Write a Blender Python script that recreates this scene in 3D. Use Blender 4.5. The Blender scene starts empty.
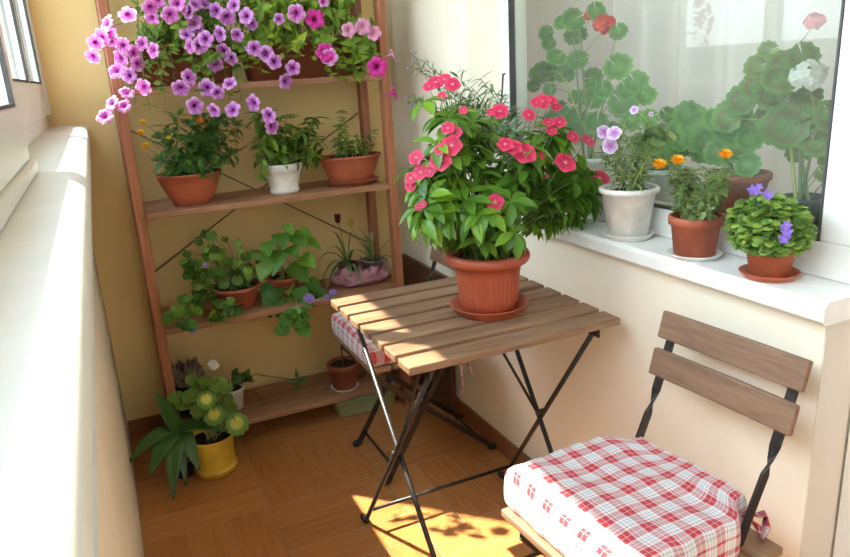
import bpy, math, random
from mathutils import Vector, Matrix, noise
PI = math.pi
R = random.Random(11)
C = bpy.context.scene.collection
V = Vector

# ---------------------------------------------------------------- camera
CAM_R = ((0.9057850, 0.3887024, 0.1687124), (-0.4200543, 0.8760538, 0.2368209), (-0.0557483, -0.2853772, 0.9567925))
CAM_P = V((-1.052, -1.2397, 1.2898)); FPX = 700.62
cm = Matrix(((CAM_R[0][0], CAM_R[0][2], -CAM_R[0][1]), (CAM_R[1][0], CAM_R[1][2], -CAM_R[1][1]), (CAM_R[2][0], CAM_R[2][2], -CAM_R[2][1])))
cd = bpy.data.cameras.new('camera'); cam = bpy.data.objects.new('camera', cd); C.objects.link(cam)
cam.matrix_world = Matrix.Translation(CAM_P) @ cm.to_4x4()
cd.sensor_width = 36; cd.lens = 36 * FPX / 850; cd.clip_start = .02
bpy.context.scene.camera = cam

def at(px, py, ax, val):
    """point of the real place seen at a spot of the photograph, on the plane x/y/z = val"""
    d = V([sum(CAM_R[r][k] * c for k, c in enumerate(((px - 425) / FPX, 1, -(py - 278.5) / FPX))) for r in range(3)])
    k = 'xyz'.index(ax)
    return CAM_P + d * ((val - CAM_P[k]) / d[k])

# ---------------------------------------------------------------- materials
MATS = {}
def nodes_of(name):
    m = bpy.data.materials.new(name); m.use_nodes = True
    nt = m.node_tree; b = nt.nodes['Principled BSDF']
    return m, nt, b
def ramp(nt, fac, stops, interp='LINEAR'):
    r = nt.nodes.new('ShaderNodeValToRGB'); r.color_ramp.interpolation = interp
    while len(r.color_ramp.elements) < len(stops): r.color_ramp.elements.new(.5)
    for e, (p, c) in zip(r.color_ramp.elements, stops):
        e.position = p; e.color = (*c, 1)
    nt.links.new(fac, r.inputs[0]); return r.outputs[0]
def coords(nt, scale, kind='Object', rot=(0, 0, 0)):
    t = nt.nodes.new('ShaderNodeTexCoord'); mp = nt.nodes.new('ShaderNodeMapping')
    mp.inputs['Scale'].default_value = scale; mp.inputs['Rotation'].default_value = rot
    nt.links.new(t.outputs[kind], mp.inputs[0]); return mp.outputs[0]
def noise_tex(nt, vec, scale, detail=4, rough=.55, dist=0):
    n = nt.nodes.new('ShaderNodeTexNoise'); n.inputs['Scale'].default_value = scale
    n.inputs['Detail'].default_value = detail; n.inputs['Roughness'].default_value = rough
    n.inputs['Distortion'].default_value = dist
    nt.links.new(vec, n.inputs['Vector']); return n.outputs['Fac']
def bump(nt, b, h, strength=.2, dist=.002):
    n = nt.nodes.new('ShaderNodeBump'); n.inputs['Strength'].default_value = strength; n.inputs['Distance'].default_value = dist
    nt.links.new(h, n.inputs['Height']); nt.links.new(n.outputs[0], b.inputs['Normal'])
def mul(c, k): return tuple(x * k for x in c)

def mottled(name, col, rough=.5, var=.12, scale=12, bmp=.15, bd=.001, spec=.5, metal=0):
    if name in MATS: return MATS[name]
    m, nt, b = nodes_of(name)
    f = noise_tex(nt, coords(nt, (1, 1, 1)), scale, 5)
    c = ramp(nt, f, [(.3, mul(col, 1 - var)), (.7, mul(col, 1 + var))])
    nt.links.new(c, b.inputs['Base Color'])
    b.inputs['Roughness'].default_value = rough; b.inputs['Metallic'].default_value = metal
    b.inputs['Specular IOR Level'].default_value = spec
    if bmp: bump(nt, b, noise_tex(nt, coords(nt, (1, 1, 1)), scale * 8, 3), bmp, bd)
    MATS[name] = m; return m

def wood(name, dark, light, axis=0, rough=.55, scale=1.0):
    if name in MATS: return MATS[name]
    m, nt, b = nodes_of(name)
    s = [26 * scale] * 3; s[axis] = 2.2 * scale
    v = coords(nt, s)
    f = noise_tex(nt, v, 3.0, 6, .6, .6)
    s2 = [9] * 3; s2[axis] = 1.2
    g = noise_tex(nt, coords(nt, s2), 1.6, 3)
    a = nt.nodes.new('ShaderNodeMath'); a.operation = 'MULTIPLY_ADD'; a.inputs[1].default_value = .6
    nt.links.new(f, a.inputs[0])
    g2 = nt.nodes.new('ShaderNodeMath'); g2.operation = 'MULTIPLY'; g2.inputs[1].default_value = .4; nt.links.new(g, g2.inputs[0])
    nt.links.new(g2.outputs[0], a.inputs[2])
    c = ramp(nt, a.outputs[0], [(.34, dark), (.5, tuple((x + y) / 2 for x, y in zip(dark, light))), (.64, light)])
    nt.links.new(c, b.inputs['Base Color']); b.inputs['Roughness'].default_value = rough
    bump(nt, b, f, .25, .0012)
    MATS[name] = m; return m

def leaf_mat(name, col, var=.3, trans=.35, rough=.42, stops=None):
    """foliage: every leaf a little different, light passes through"""
    if name in MATS: return MATS[name]
    m, nt, b = nodes_of(name)
    g = nt.nodes.new('ShaderNodeNewGeometry')
    if stops:
        uv = nt.nodes.new('ShaderNodeTexCoord'); sp = nt.nodes.new('ShaderNodeSeparateXYZ'); nt.links.new(uv.outputs['UV'], sp.inputs[0])
        c = ramp(nt, sp.outputs[0], stops)
    else:
        y = (col[0] * 1.35 + .01, col[1] * 1.15, col[2] * .8)
        d = (col[0] * .72, col[1] * .8, col[2] * .9)
        c = ramp(nt, g.outputs['Random Per Island'], [(0, d), (.5, col), (1, y)])
    h = nt.nodes.new('ShaderNodeHueSaturation')
    mr = nt.nodes.new('ShaderNodeMapRange'); mr.inputs[3].default_value = 1 - var; mr.inputs[4].default_value = 1 + var
    nt.links.new(g.outputs['Random Per Island'], mr.inputs[0]); nt.links.new(mr.outputs[0], h.inputs['Value']); nt.links.new(c, h.inputs['Color'])
    nt.links.new(h.outputs[0], b.inputs['Base Color']); b.inputs['Roughness'].default_value = rough
    t = nt.nodes.new('ShaderNodeBsdfTranslucent'); nt.links.new(h.outputs[0], t.inputs[0])
    mx = nt.nodes.new('ShaderNodeMixShader'); mx.inputs[0].default_value = trans
    out = nt.nodes['Material Output']
    nt.links.new(b.outputs[0], mx.inputs[1]); nt.links.new(t.outputs[0], mx.inputs[2]); nt.links.new(mx.outputs[0], out.inputs[0])
    MATS[name] = m; return m
def petal_mat(name, stops, var=.1, trans=.3):
    return leaf_mat(name, None, var, trans, .55, stops)

# setting
PAINT = (.84, .70, .43)
def wall_mat(name, col, k=.05):
    if name in MATS: return MATS[name]
    m, nt, b = nodes_of(name)
    f = noise_tex(nt, coords(nt, (1, 1, 1)), 3.2, 6, .6)
    c = ramp(nt, f, [(.3, mul(col, 1 - k)), (.7, mul(col, 1 + k))]); nt.links.new(c, b.inputs['Base Color'])
    b.inputs['Roughness'].default_value = .75; b.inputs['Specular IOR Level'].default_value = .25
    bump(nt, b, noise_tex(nt, coords(nt, (1, 1, 1)), 60, 4), .18, .0015)
    MATS[name] = m; return m
M_wall = wall_mat('yellow_wall_paint', (.80, .585, .265))
M_pale = wall_mat('cream_wall_paint', (.88, .81, .66))
M_white = wall_mat('white_plaster', (.82, .80, .76))
M_reveal = wall_mat('grey_cream_plaster', (.70, .64, .56))
M_ceil = wall_mat('ceiling_paint', (.82, .78, .70))
M_sill = mottled('white_sill_paint', (.83, .81, .77), .4, .04, 20, .08)
M_pvc = mottled('white_window_plastic', (.80, .78, .74), .32, .02, 10, 0)
M_gasket = mottled('grey_rubber_gasket', (.06, .06, .06), .6, .1, 20, 0)
M_steel = mottled('dark_painted_steel', (.022, .017, .015), .38, .5, 60, .3, .0008)
M_cap = mottled('black_rubber_cap', (.02, .018, .016), .7, .2, 30, 0)
M_slat = wood('table_slat_wood', (.15, .075, .038), (.36, .21, .118), 0)
M_seat = wood('chair_seat_wood', (.20, .105, .055), (.42, .245, .14), 1)
M_back = wood('chair_back_wood', (.13, .066, .038), (.29, .165, .10), 1)
M_shelf = wood('shelf_board_wood', (.21, .092, .043), (.46, .235, .12), 0, .6)
M_post = wood('shelf_post_wood', (.22, .07, .03), (.43, .165, .075), 2, .5)
M_board = wood('dark_board_wood', (.07, .028, .014), (.14, .06, .032), 2, .5)
M_soil = mottled('potting_soil', (.025, .016, .011), .95, .6, 70, 1, .006)
M_terra = mottled('terracotta_plastic', (.42, .085, .038), .42, .06, 9, .05)
M_terra2 = mottled('brick_terracotta', (.40, .10, .045), .55, .14, 14, .15)
M_terra3 = mottled('weathered_terracotta', (.36, .095, .05), .6, .22, 18, .2)
M_brownpl = mottled('brown_planter_plastic', (.20, .055, .025), .45, .12, 10, .08)
M_whitepot = mottled('white_ceramic', (.72, .70, .66), .45, .08, 16, .1)
M_chalk = mottled('chalky_white_clay', (.74, .72, .67), .7, .16, 22, .25)
M_yellow = mottled('yellow_glazed_clay', (.62, .40, .045), .35, .22, 14, .15)
M_wire = mottled('brace_wire', (.16, .11, .07), .5, .2, 30, 0)
M_twig = mottled('brown_bark', (.09, .05, .03), .8, .3, 50, .4)
M_stem = leaf_mat('green_stem', (.10, .17, .035), .2, .1)
M_palestem = leaf_mat('pale_stem', (.28, .33, .12), .2, .1)

def floor_mat():
    """ceramic planks laid in basket weave: 375 mm blocks of three"""
    m, nt, b = nodes_of('brown_basketweave_tile')
    L = nt.links
    def mth(op, a, c=None):
        n = nt.nodes.new('ShaderNodeMath'); n.operation = op
        for i, x in enumerate((a, c)):
            if x is None: continue
            if isinstance(x, (int, float)): n.inputs[i].default_value = x
            else: L.new(x, n.inputs[i])
        return n.outputs[0]
    t = nt.nodes.new('ShaderNodeTexCoord'); sp = nt.nodes.new('ShaderNodeSeparateXYZ'); L.new(t.outputs['Object'], sp.inputs[0])
    S, SY = .375, .366
    u = mth('DIVIDE', mth('ADD', sp.outputs[0], .76 + S * 20), S); v = mth('DIVIDE', mth('ADD', sp.outputs[1], SY * 20 - .727), SY)
    fu, fv = mth('FRACT', u), mth('FRACT', v)
    chk = mth('MODULO', mth('ADD', mth('FLOOR', u), mth('FLOOR', v)), 2)
    chk = mth('GREATER_THAN', chk, .5)
    def edge(x, k):   # distance in metres from a joint when split k times
        f = mth('FRACT', mth('MULTIPLY', x, k)); return mth('MULTIPLY', mth('MINIMUM', f, mth('SUBTRACT', 1, f)), S / k)
    eb = mth('MINIMUM', edge(u, 1), edge(v, 1))
    eu, ev = edge(u, 3), edge(v, 3)
    mixn = nt.nodes.new('ShaderNodeMix'); mixn.data_type = 'FLOAT'
    L.new(chk, mixn.inputs[0]); L.new(eu, mixn.inputs[2]); L.new(ev, mixn.inputs[3])
    e = mth('MINIMUM', eb, mixn.outputs[0])
    grout = mth('LESS_THAN', e, .0016)
    # plank id for tone
    iu, iv = mth('FLOOR', mth('MULTIPLY', u, 3)), mth('FLOOR', mth('MULTIPLY', v, 3))
    ida = mth('ADD', iu, mth('MULTIPLY', mth('FLOOR', v), 7.31)); idb = mth('ADD', mth('MULTIPLY', iv, 3.7), mth('MULTIPLY', mth('FLOOR', u), 5.17))
    mi = nt.nodes.new('ShaderNodeMix'); mi.data_type = 'FLOAT'; L.new(chk, mi.inputs[0]); L.new(ida, mi.inputs[2]); L.new(idb, mi.inputs[3])
    wn = nt.nodes.new('ShaderNodeTexWhiteNoise'); wn.noise_dimensions = '1D'; L.new(mi.outputs[0], wn.inputs['W'])
    # grain
    ga = noise_tex(nt, coords(nt, (40, 4, 1)), 1.5, 5, .6, .8); gb = noise_tex(nt, coords(nt, (4, 40, 1)), 1.5, 5, .6, .8)
    mg = nt.nodes.new('ShaderNodeMix'); mg.data_type = 'FLOAT'; L.new(chk, mg.inputs[0]); L.new(ga, mg.inputs[2]); L.new(gb, mg.inputs[3])
    tone = mth('ADD', mth('MULTIPLY', mg.outputs[0], .75), mth('MULTIPLY', wn.outputs['Value'], .25))
    col = ramp(nt, tone, [(.25, (.35, .13, .036)), (.5, (.46, .187, .058)), (.75, (.55, .25, .085))])
    mc = nt.nodes.new('ShaderNodeMix'); mc.data_type = 'RGBA'
    L.new(grout, mc.inputs[0]); L.new(col, mc.inputs[6]); mc.inputs[7].default_value = (.46, .27, .14, 1)
    L.new(mc.outputs[2], b.inputs['Base Color'])
    b.inputs['Roughness'].default_value = .38; b.inputs['Specular IOR Level'].default_value = .35
    bump(nt, b, mth('MINIMUM', e, .003), .6, 1.0)
    return m
M_floor = floor_mat()

def plaid_mat():
    m, nt, b = nodes_of('red_white_plaid_cotton'); L = nt.links
    def mth(op, a, c=None):
        n = nt.nodes.new('ShaderNodeMath'); n.operation = op
        for i, x in enumerate((a, c)):
            if x is None: continue
            if isinstance(x, (int, float)): n.inputs[i].default_value = x
            else: L.new(x, n.inputs[i])
        return n.outputs[0]
    t = nt.nodes.new('ShaderNodeTexCoord'); sp = nt.nodes.new('ShaderNodeSeparateXYZ'); L.new(t.outputs['UV'], sp.inputs[0])
    P = .052
    def band(x):
        f = mth('FRACT', mth('DIVIDE', mth('ADD', x, P * 20), P))
        W, RD, BL = (.76, .75, .73), (.55, .05, .065), (.42, .44, .52)
        return ramp(nt, f, [(0, RD), (.20, RD), (.205, W), (.225, W), (.23, RD), (.43, RD), (.44, W), (.56, W), (.565, BL), (.61, BL), (.615, W), (.69, W), (.695, BL), (.74, BL), (.745, W), (.86, W), (.865, RD), (.9, RD), (.905, W), (.99, W)], 'CONSTANT')
    a, c = band(sp.outputs[0]), band(sp.outputs[1])
    mx = nt.nodes.new('ShaderNodeMix'); mx.data_type = 'RGBA'; mx.inputs[0].default_value = .5
    L.new(a, mx.inputs[6]); L.new(c, mx.inputs[7])
    L.new(mx.outputs[2], b.inputs['Base Color']); b.inputs['Roughness'].default_value = .9; b.inputs['Specular IOR Level'].default_value = .15
    b.inputs['Sheen Weight'].default_value = .15
    bump(nt, b, noise_tex(nt, coords(nt, (1, 1, 1)), 500, 2), .15, .0006)
    return m
M_plaid = plaid_mat()

def glass_mat(name, tint=(.93, .96, .95), haze=0.0, ior=1.45):
    m = bpy.data.materials.new(name); m.use_nodes = True; nt = m.node_tree; nt.nodes.clear()
    o = nt.nodes.new('ShaderNodeOutputMaterial'); tr = nt.nodes.new('ShaderNodeBsdfTransparent'); tr.inputs[0].default_value = (*tint, 1)
    gl = nt.nodes.new('ShaderNodeBsdfGlossy'); gl.inputs['Roughness'].default_value = .015
    fr = nt.nodes.new('ShaderNodeFresnel'); fr.inputs[0].default_value = ior
    mx = nt.nodes.new('ShaderNodeMixShader')
    ge = nt.nodes.new('ShaderNodeNewGeometry'); ff = nt.nodes.new('ShaderNodeMix'); ff.data_type = 'FLOAT'; ff.inputs[3].default_value = 0
    nt.links.new(ge.outputs['Backfacing'], ff.inputs[0]); nt.links.new(fr.outputs[0], ff.inputs[2])
    nt.links.new(ff.outputs[0], mx.inputs[0]); nt.links.new(tr.outputs[0], mx.inputs[1]); nt.links.new(gl.outputs[0], mx.inputs[2])
    last = mx.outputs[0]
    if haze:
        df = nt.nodes.new('ShaderNodeBsdfDiffuse'); df.inputs[0].default_value = (.8, .82, .80, 1)
        f = noise_tex(nt, coords(nt, (1, 1, 1)), 4, 4)
        mr = nt.nodes.new('ShaderNodeMapRange'); mr.inputs[3].default_value = haze * .7; mr.inputs[4].default_value = haze * 1.3
        nt.links.new(f, mr.inputs[0])
        m2 = nt.nodes.new('ShaderNodeMixShader'); nt.links.new(mr.outputs[0], m2.inputs[0])
        nt.links.new(last, m2.inputs[1]); nt.links.new(df.outputs[0], m2.inputs[2]); last = m2.outputs[0]
    nt.links.new(last, o.inputs[0]); return m
M_glass = glass_mat('clear_window_glass')
M_dusty = glass_mat('dusty_window_glass', (.92, .95, .93), .035, 1.5)

def sheer_mat():
    m, nt, b = nodes_of('sheer_white_voile'); L = nt.links
    f = noise_tex(nt, coords(nt, (1, 30, 30)), 20, 2)
    c = ramp(nt, f, [(.3, (.74, .73, .72)), (.7, (.86, .85, .84))]); L.new(c, b.inputs['Base Color']); b.inputs['Roughness'].default_value = .9
    t = nt.nodes.new('ShaderNodeBsdfTranslucent'); L.new(c, t.inputs[0])
    mx = nt.nodes.new('ShaderNodeMixShader'); mx.inputs[0].default_value = .55
    L.new(b.outputs[0], mx.inputs[1]); L.new(t.outputs[0], mx.inputs[2])
    tp = nt.nodes.new('ShaderNodeBsdfTransparent'); m2 = nt.nodes.new('ShaderNodeMixShader'); m2.inputs[0].default_value = .12
    L.new(mx.outputs[0], m2.inputs[1]); L.new(tp.outputs[0], m2.inputs[2]); L.new(m2.outputs[0], nt.nodes['Material Output'].inputs[0])
    return m
M_sheer = sheer_mat()
def film_mat():
    m, nt, b = nodes_of('pink_plastic_film')
    b.inputs['Base Color'].default_value = (.70, .36, .42, 1); b.inputs['Roughness'].default_value = .12
    tp = nt.nodes.new('ShaderNodeBsdfTransparent'); tp.inputs[0].default_value = (.95, .72, .76, 1)
    mx = nt.nodes.new('ShaderNodeMixShader'); mx.inputs[0].default_value = .5
    nt.links.new(b.outputs[0], mx.inputs[1]); nt.links.new(tp.outputs[0], mx.inputs[2]); nt.links.new(mx.outputs[0], nt.nodes['Material Output'].inputs[0])
    return m
M_film = film_mat()

# ---------------------------------------------------------------- mesh helpers
class MB:
    def __init__(s): s.v = []; s.f = []; s.uv = []; s.sm = []
    def add(s, vs, fs, uvs=None, smooth=True):
        o = len(s.v); s.v += [tuple(x) for x in vs]
        for f in fs:
            s.f.append(tuple(o + i for i in f)); s.sm.append(smooth)
            s.uv.append([tuple(uvs[i]) for i in f] if uvs else [(0, 0)] * len(f))
    def tpl(s, t, M, smooth=True):
        s.add([M @ V(p) for p in t[0]], t[1], t[2], smooth)
    def box(s, x0, x1, y0, y1, z0, z1, M=None):
        vs = [V((x, y, z)) for z in (z0, z1) for y in (y0, y1) for x in (x0, x1)]
        if M: vs = [M @ p for p in vs]
        s.add(vs, [(0, 2, 3, 1), (4, 5, 7, 6), (0, 1, 5, 4), (2, 6, 7, 3), (0, 4, 6, 2), (1, 3, 7, 5)], None, False)
    def tube(s, pts, r, n=6, cap=True):
        pts = [V(p) for p in pts]; rr = r if isinstance(r, (list, tuple)) else [r] * len(pts)
        vs = []; up = V((0, 0, 1))
        for i, p in enumerate(pts):
            d = (pts[min(i + 1, len(pts) - 1)] - pts[max(i - 1, 0)])
            d = d.normalized() if d.length > 1e-9 else V((0, 0, 1))
            a = d.cross(up)
            if a.length < .05: a = d.cross(V((1, 0, 0)))
            a.normalize(); b = d.cross(a); up = b * -1 if False else up
            for k in range(n):
                q = 2 * PI * k / n; vs.append(p + (a * math.cos(q) + b * math.sin(q)) * rr[i])
        fs = [(i * n + k, i * n + (k + 1) % n, (i + 1) * n + (k + 1) % n, (i + 1) * n + k) for i in range(len(pts) - 1) for k in range(n)]
        if cap: fs += [tuple(range(n - 1, -1, -1)), tuple((len(pts) - 1) * n + k for k in range(n))]
        s.add(vs, fs)
    def bar(s, pts, w, t, wdir, twist=None):
        """flat bar along pts: width w along wdir, thickness t"""
        pts = [V(p) for p in pts]; vs = []
        for i, p in enumerate(pts):
            d = (pts[min(i + 1, len(pts) - 1)] - pts[max(i - 1, 0)]).normalized()
            a = V(wdir); a = (a - d * a.dot(d)).normalized(); b = d.cross(a)
            q = twist[i] if twist else 0
            a, b = a * math.cos(q) + b * math.sin(q), b * math.cos(q) - a * math.sin(q)
            for k, l in ((1, 1), (-1, 1), (-1, -1), (1, -1)): vs.append(p + a * (k * w / 2) + b * (l * t / 2))
        fs = [(i * 4 + k, i * 4 + (k + 1) % 4, i * 4 + 4 + (k + 1) % 4, i * 4 + 4 + k) for i in range(len(pts) - 1) for k in range(4)]
        fs += [(3, 2, 1, 0), tuple(len(vs) - 4 + k for k in range(4))]
        s.add(vs, fs, None, False)
    def lathe(s, prof, n=40, sx=1, sy=1, mod=None, M=None, closed=False):
        vs = []
        for j, (r, z) in enumerate(prof):
            for k in range(n):
                q = 2 * PI * k / n; rr = r * (mod(q, j) if mod else 1)
                p = V((rr * math.cos(q) * sx, rr * math.sin(q) * sy, z)); vs.append(M @ p if M else p)
        fs = [(j * n + k, j * n + (k + 1) % n, (j + 1) * n + (k + 1) % n, (j + 1) * n + k) for j in range(len(prof) - 1) for k in range(n)]
        fs += [tuple(range(n - 1, -1, -1))]
        if closed: fs += [tuple((len(prof) - 1) * n + k for k in range(n))]
        s.add(vs, fs)
    def build(s, name, mat, parent=None, bevel=0, sharp=40):
        me = bpy.data.meshes.new(name); me.from_pydata(s.v, [], s.f)
        me.polygons.foreach_set('use_smooth', s.sm)
        uvl = me.uv_layers.new(name='UVMap'); flat = []
        for u in s.uv:
            for q in u: flat += [q[0], q[1]]
        uvl.data.foreach_set('uv', flat)
        for m in (mat if isinstance(mat, (list, tuple)) else [mat]): me.materials.append(m)
        me.update()
        o = bpy.data.objects.new(name, me); C.objects.link(o)
        if parent: o.parent = parent
        if bevel:
            b = o.modifiers.new('bevel', 'BEVEL'); b.width = bevel; b.segments = 2; b.limit_method = 'ANGLE'; b.angle_limit = math.radians(40)
        return o
def dup(src, name, parent, M):
    o = src.copy(); C.objects.link(o); o.name = name; o.parent = parent; o.matrix_local = M; return o

def tag(o, label, cat, group=None, kind=None):
    if label: o['label'] = label
    if cat: o['category'] = cat
    if group: o['group'] = group
    if kind: o['kind'] = kind
    return o
def thing(name, label, cat, loc=(0, 0, 0), rz=0, group=None):
    o = bpy.data.objects.new(name, None); C.objects.link(o); o.empty_display_size = .05
    o.location = loc; o.rotation_euler = (0, 0, rz)
    return tag(o, label, cat, group)
def struct(o): o['kind'] = 'structure'; return o

# ---------------------------------------------------------------- the setting
XW, YB, XL, ZC = .045, 1.47, -1.135, 2.60
Y0 = -2.7            # near end of the balcony, behind the camera
b = MB(); b.box(XL - .17, 1.9, Y0, YB + .12, -.12, 0); struct(b.build('floor', M_floor))
b = MB(); b.box(XL - .17, XW + .3, Y0, YB + .12, ZC, ZC + .1); struct(b.build('ceiling', M_ceil))
b = MB(); b.box(XL - .15, XW + .3, YB, YB + .14, -.12, ZC + .1); struct(b.build('wall_back', M_wall))
b = MB(); b.box(XL - .17, XW + .3, Y0 - .12, Y0, -.12, 1.0); b.box(XL - .17, XW + .3, Y0 - .12, Y0, 2.35, ZC + .1)  # opening left for the added end window
b.box(XL - .17, XL + .02, Y0 - .12, Y0, 1.0, 2.35); b.box(XW - .04, XW + .3, Y0 - .12, Y0, 1.0, 2.35); struct(b.build('wall_front', M_pale))

SZ = .873            # right window sill top
WX = .135            # face of the right window frame
b = MB()
b.box(XW, .24, -.48, YB, 0, SZ - .03)                 # below the window
b.box(XW, .24, -1.6, YB, 2.02, ZC)                    # lintel
b.box(XW, .24, Y0, -1.6, 0, ZC)
wr = struct(b.build('wall_right', M_pale))
# pier beyond the window, its reveal a little splayed
b = MB()
vs = [(XW, .80), (XW, YB), (.24, YB), (.24, .765), (WX, .765)]
vv = [V((x, y, z)) for z in (SZ - .03, 2.02) for x, y in vs]
b.add(vv, [(0, 1, 6, 5), (1, 2, 7, 6), (2, 3, 8, 7), (3, 4, 9, 8), (4, 0, 5, 9)], None, False)
struct(b.build('wall_right_pier', M_pale)).name = 'wall_pier'
b = MB(); b.box(XW + .0005, WX, -.4825, -.4795, 0, SZ - .038); o = b.build('trim_2', M_reveal); struct(o)
# parapet
b = MB(); b.box(XL - .165, XL, Y0, YB, 0, 1.14); b.box(XL - .165, XL - .02, Y0, YB, 2.40, ZC); struct(b.build('wall_left', M_pale))
# baseboards: tile skirting
b = MB(); b.box(XL + .001, XW - .012, YB - .012, YB, 0, .062); struct(b.build('baseboard_back', mottled('skirting_tile', (.26, .10, .04), .45, .15, 9, .1), None, .002))
b = MB(); b.box(XW - .014, XW, -.48, YB - .012, 0, .064); struct(b.build('baseboard_right', MATS['skirting_tile'], None, .002))

w3 = thing('added_end_window', None, None, (-.55, Y0 - .06, 1.0)); struct(w3)  # unseen end window, added to let skylight onto the lower back wall
b = MB()
for r in ((XL + .02, XL + .08, 1.0, 2.35), (XW - .10, XW - .04, 1.0, 2.35), (-.585, -.515, 1.0, 2.35)): b.box(r[0], r[1], Y0 - .09, Y0 - .04, r[2], r[3], Matrix.Translation((.55, -Y0 + .06, -1.0)))
for z in (1.0, 2.29): b.box(XL + .02, XW - .04, Y0 - .0895, Y0 - .0405, z, z + .06, Matrix.Translation((.55, -Y0 + .06, -1.0)))
b.build('window_frame', M_pvc, w3, .004)
b = MB(); b.box(XL + .05, XW - .07, Y0 - .068, Y0 - .062, 1.03, 2.32, Matrix.Translation((.55, -Y0 + .06, -1.0))); b.build('pane', M_glass, w3)
# window 1: the balcony's own glazing above the parapet
w1 = thing('window_1', None, None, (XL - .06, 0, 1.175)); struct(w1)
def part(name, mb, mat, root, bevel=0):
    o = mb.build(name, mat, root, bevel); o.location = -V(root.location); 
    if root.rotation_euler.z: o.matrix_local = root.matrix_local.inverted()
    return o
b = MB()   # sill board with a rolled front edge
prof = [(-1.30, 1.14), (-1.30, 1.175), (-1.098, 1.175)]
for k in range(1, 8):
    q = PI / 2 - k * PI / 8; prof.append((-1.098 + .023 * math.cos(q), 1.152 + .023 * math.sin(q)))
prof += [(-1.077, 1.13), (-1.088, 1.118), (-1.12, 1.114), (XL, 1.10), (XL - .01, 1.10)]
n = len(prof)
vs = [V((x, y, z)) for y in (Y0, YB) for x, z in prof]
b.add(vs, [(k, (k + 1) % n, n + (k + 1) % n, n + k) for k in range(n)], None, True)
o = part('window_sill', b, M_sill, w1)
o.data.polygons.foreach_set('use_smooth', [2 <= i <= 12 for i in range(n)])
b = MB()   # fixed frame
b.box(-1.28, -1.195, Y0, YB, 1.175, 1.215); b.box(-1.28, -1.195, Y0, YB, 2.36, 2.40); b.box(-1.28, -1.18, YB - .03, YB, 1.215, 2.36)
part('window_frame', b, M_pvc, w1, .004)
def sash(name, xa, xb, y0, y1, z0, z1, mull, st=.055, bot=.10):
    b = MB(); b.box(xa, xb, y0, y1, z0, z0 + bot); b.box(xa, xb, y0, y1, z1 - st, z1)
    b.box(xa, xb, y0, y0 + st, z0 + bot, z1 - st); b.box(xa, xb, y1 - st, y1, z0 + bot, z1 - st)
    for m, w in mull: b.box(xa, xb, m - w / 2, m + w / 2, z0 + bot, z1 - st)
    f = part(name, b, M_pvc, w1, .004)
    xs = (xa + xb) / 2
    ys = [y0 + st] + [q for m, w in sorted(mull) for q in (m - w / 2, m + w / 2)] + [y1 - st]
    for i in range(0, len(ys), 2):
        g = MB(); a, c, za, zc = ys[i], ys[i + 1], z0 + bot, z1 - st; e = .004
        for r in ((a, a + e, za, zc), (c - e, c, za, zc), (a, c, za, za + e)): g.box(xb - .006, xb + .001, r[0], r[1], r[2], r[3])
        g.build('gasket', M_gasket, f)
        g = MB(); g.box(xs - .003, xs + .003, a, c, za, zc); g.build('pane', M_glass, f)
    return f
sash('sash', -1.219, -1.187, -.03, YB - .03, 1.215, 2.36, [(.89, .06)], .045)
sash('sash', -1.180, -1.148, -1.35, -.05, 1.195, 2.36, [], .06, .078)
sash('sash', -1.240, -1.208, Y0 + .1, -1.36, 1.215, 2.36, [(-2.0, .06)])
b = MB(); b.box(-1.194, -1.140, -1.35, -.04, 1.176, 1.195); part('sash_track', b, M_pvc, w1, .004)

# window 2: fixed window between balcony and room, and the balcony door beside it
w2 = thing('window_2', None, None, (WX, .18, SZ)); struct(w2)
b = MB()
SXF = .012
prof = [(.20, SZ - .036), (.20, SZ), (SXF + .008, SZ), (SXF, SZ - .008), (SXF, SZ - .034), (SXF + .004, SZ - .038)]
n = len(prof); vs = [V((x, y, z)) for y in (-.50, .80) for x, z in prof]
b.add(vs, [(k, (k + 1) % n, n + (k + 1) % n, n + k) for k in range(n)] + [tuple(range(n)), tuple(range(2 * n - 1, n - 1, -1))], None, False)
part('window_sill', b, M_sill, w2, .002)
gy0, gy1, gz0, gz1 = -.385, .70, .942, 1.96
b = MB(); b.box(WX, .20, -.485, .765, SZ, gz0); b.box(WX, .20, -.485, .765, gz1, 2.02); b.box(WX, .20, -.485, gy0, gz0, gz1); b.box(WX, .20, gy1, .765, gz0, gz1)
part('window_frame', b, M_pvc, w2, .004)
b = MB(); e = .004
b.box(WX - .001, WX + .02, gy0, gy0 + e, gz0, gz1); b.box(WX - .001, WX + .02, gy1 - e, gy1, gz0, gz1); b.box(WX - .001, WX + .02, gy0, gy1, gz0, gz0 + e)
part('gasket', b, M_gasket, w2)
b = MB(); b.box(WX + .012, WX + .018, gy0, gy1, gz0, gz1); part('pane', b, M_dusty, w2)

d1 = thing('door_1', None, None, (WX, -1.04, 0)); struct(d1)
b = MB(); b.box(WX, .20, -1.6, -1.53, 0, 2.02); b.box(WX, .20, -.56, -.486, 0, 2.02); b.box(WX, .20, -1.53, -.56, 1.94, 2.02); b.box(WX, .20, -1.53, -.56, 0, .11)
part('door_frame', b, M_pvc, d1, .004)
b = MB(); b.box(WX + .02, WX + .026, -1.53, -.56, .11, 1.94); part('pane', b, M_glass, d1)
b = MB(); e = .008; b.box(WX + .0, WX + .02, -.56 - e, -.56, .11, 1.94); part('gasket', b, M_gasket, d1)

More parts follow.
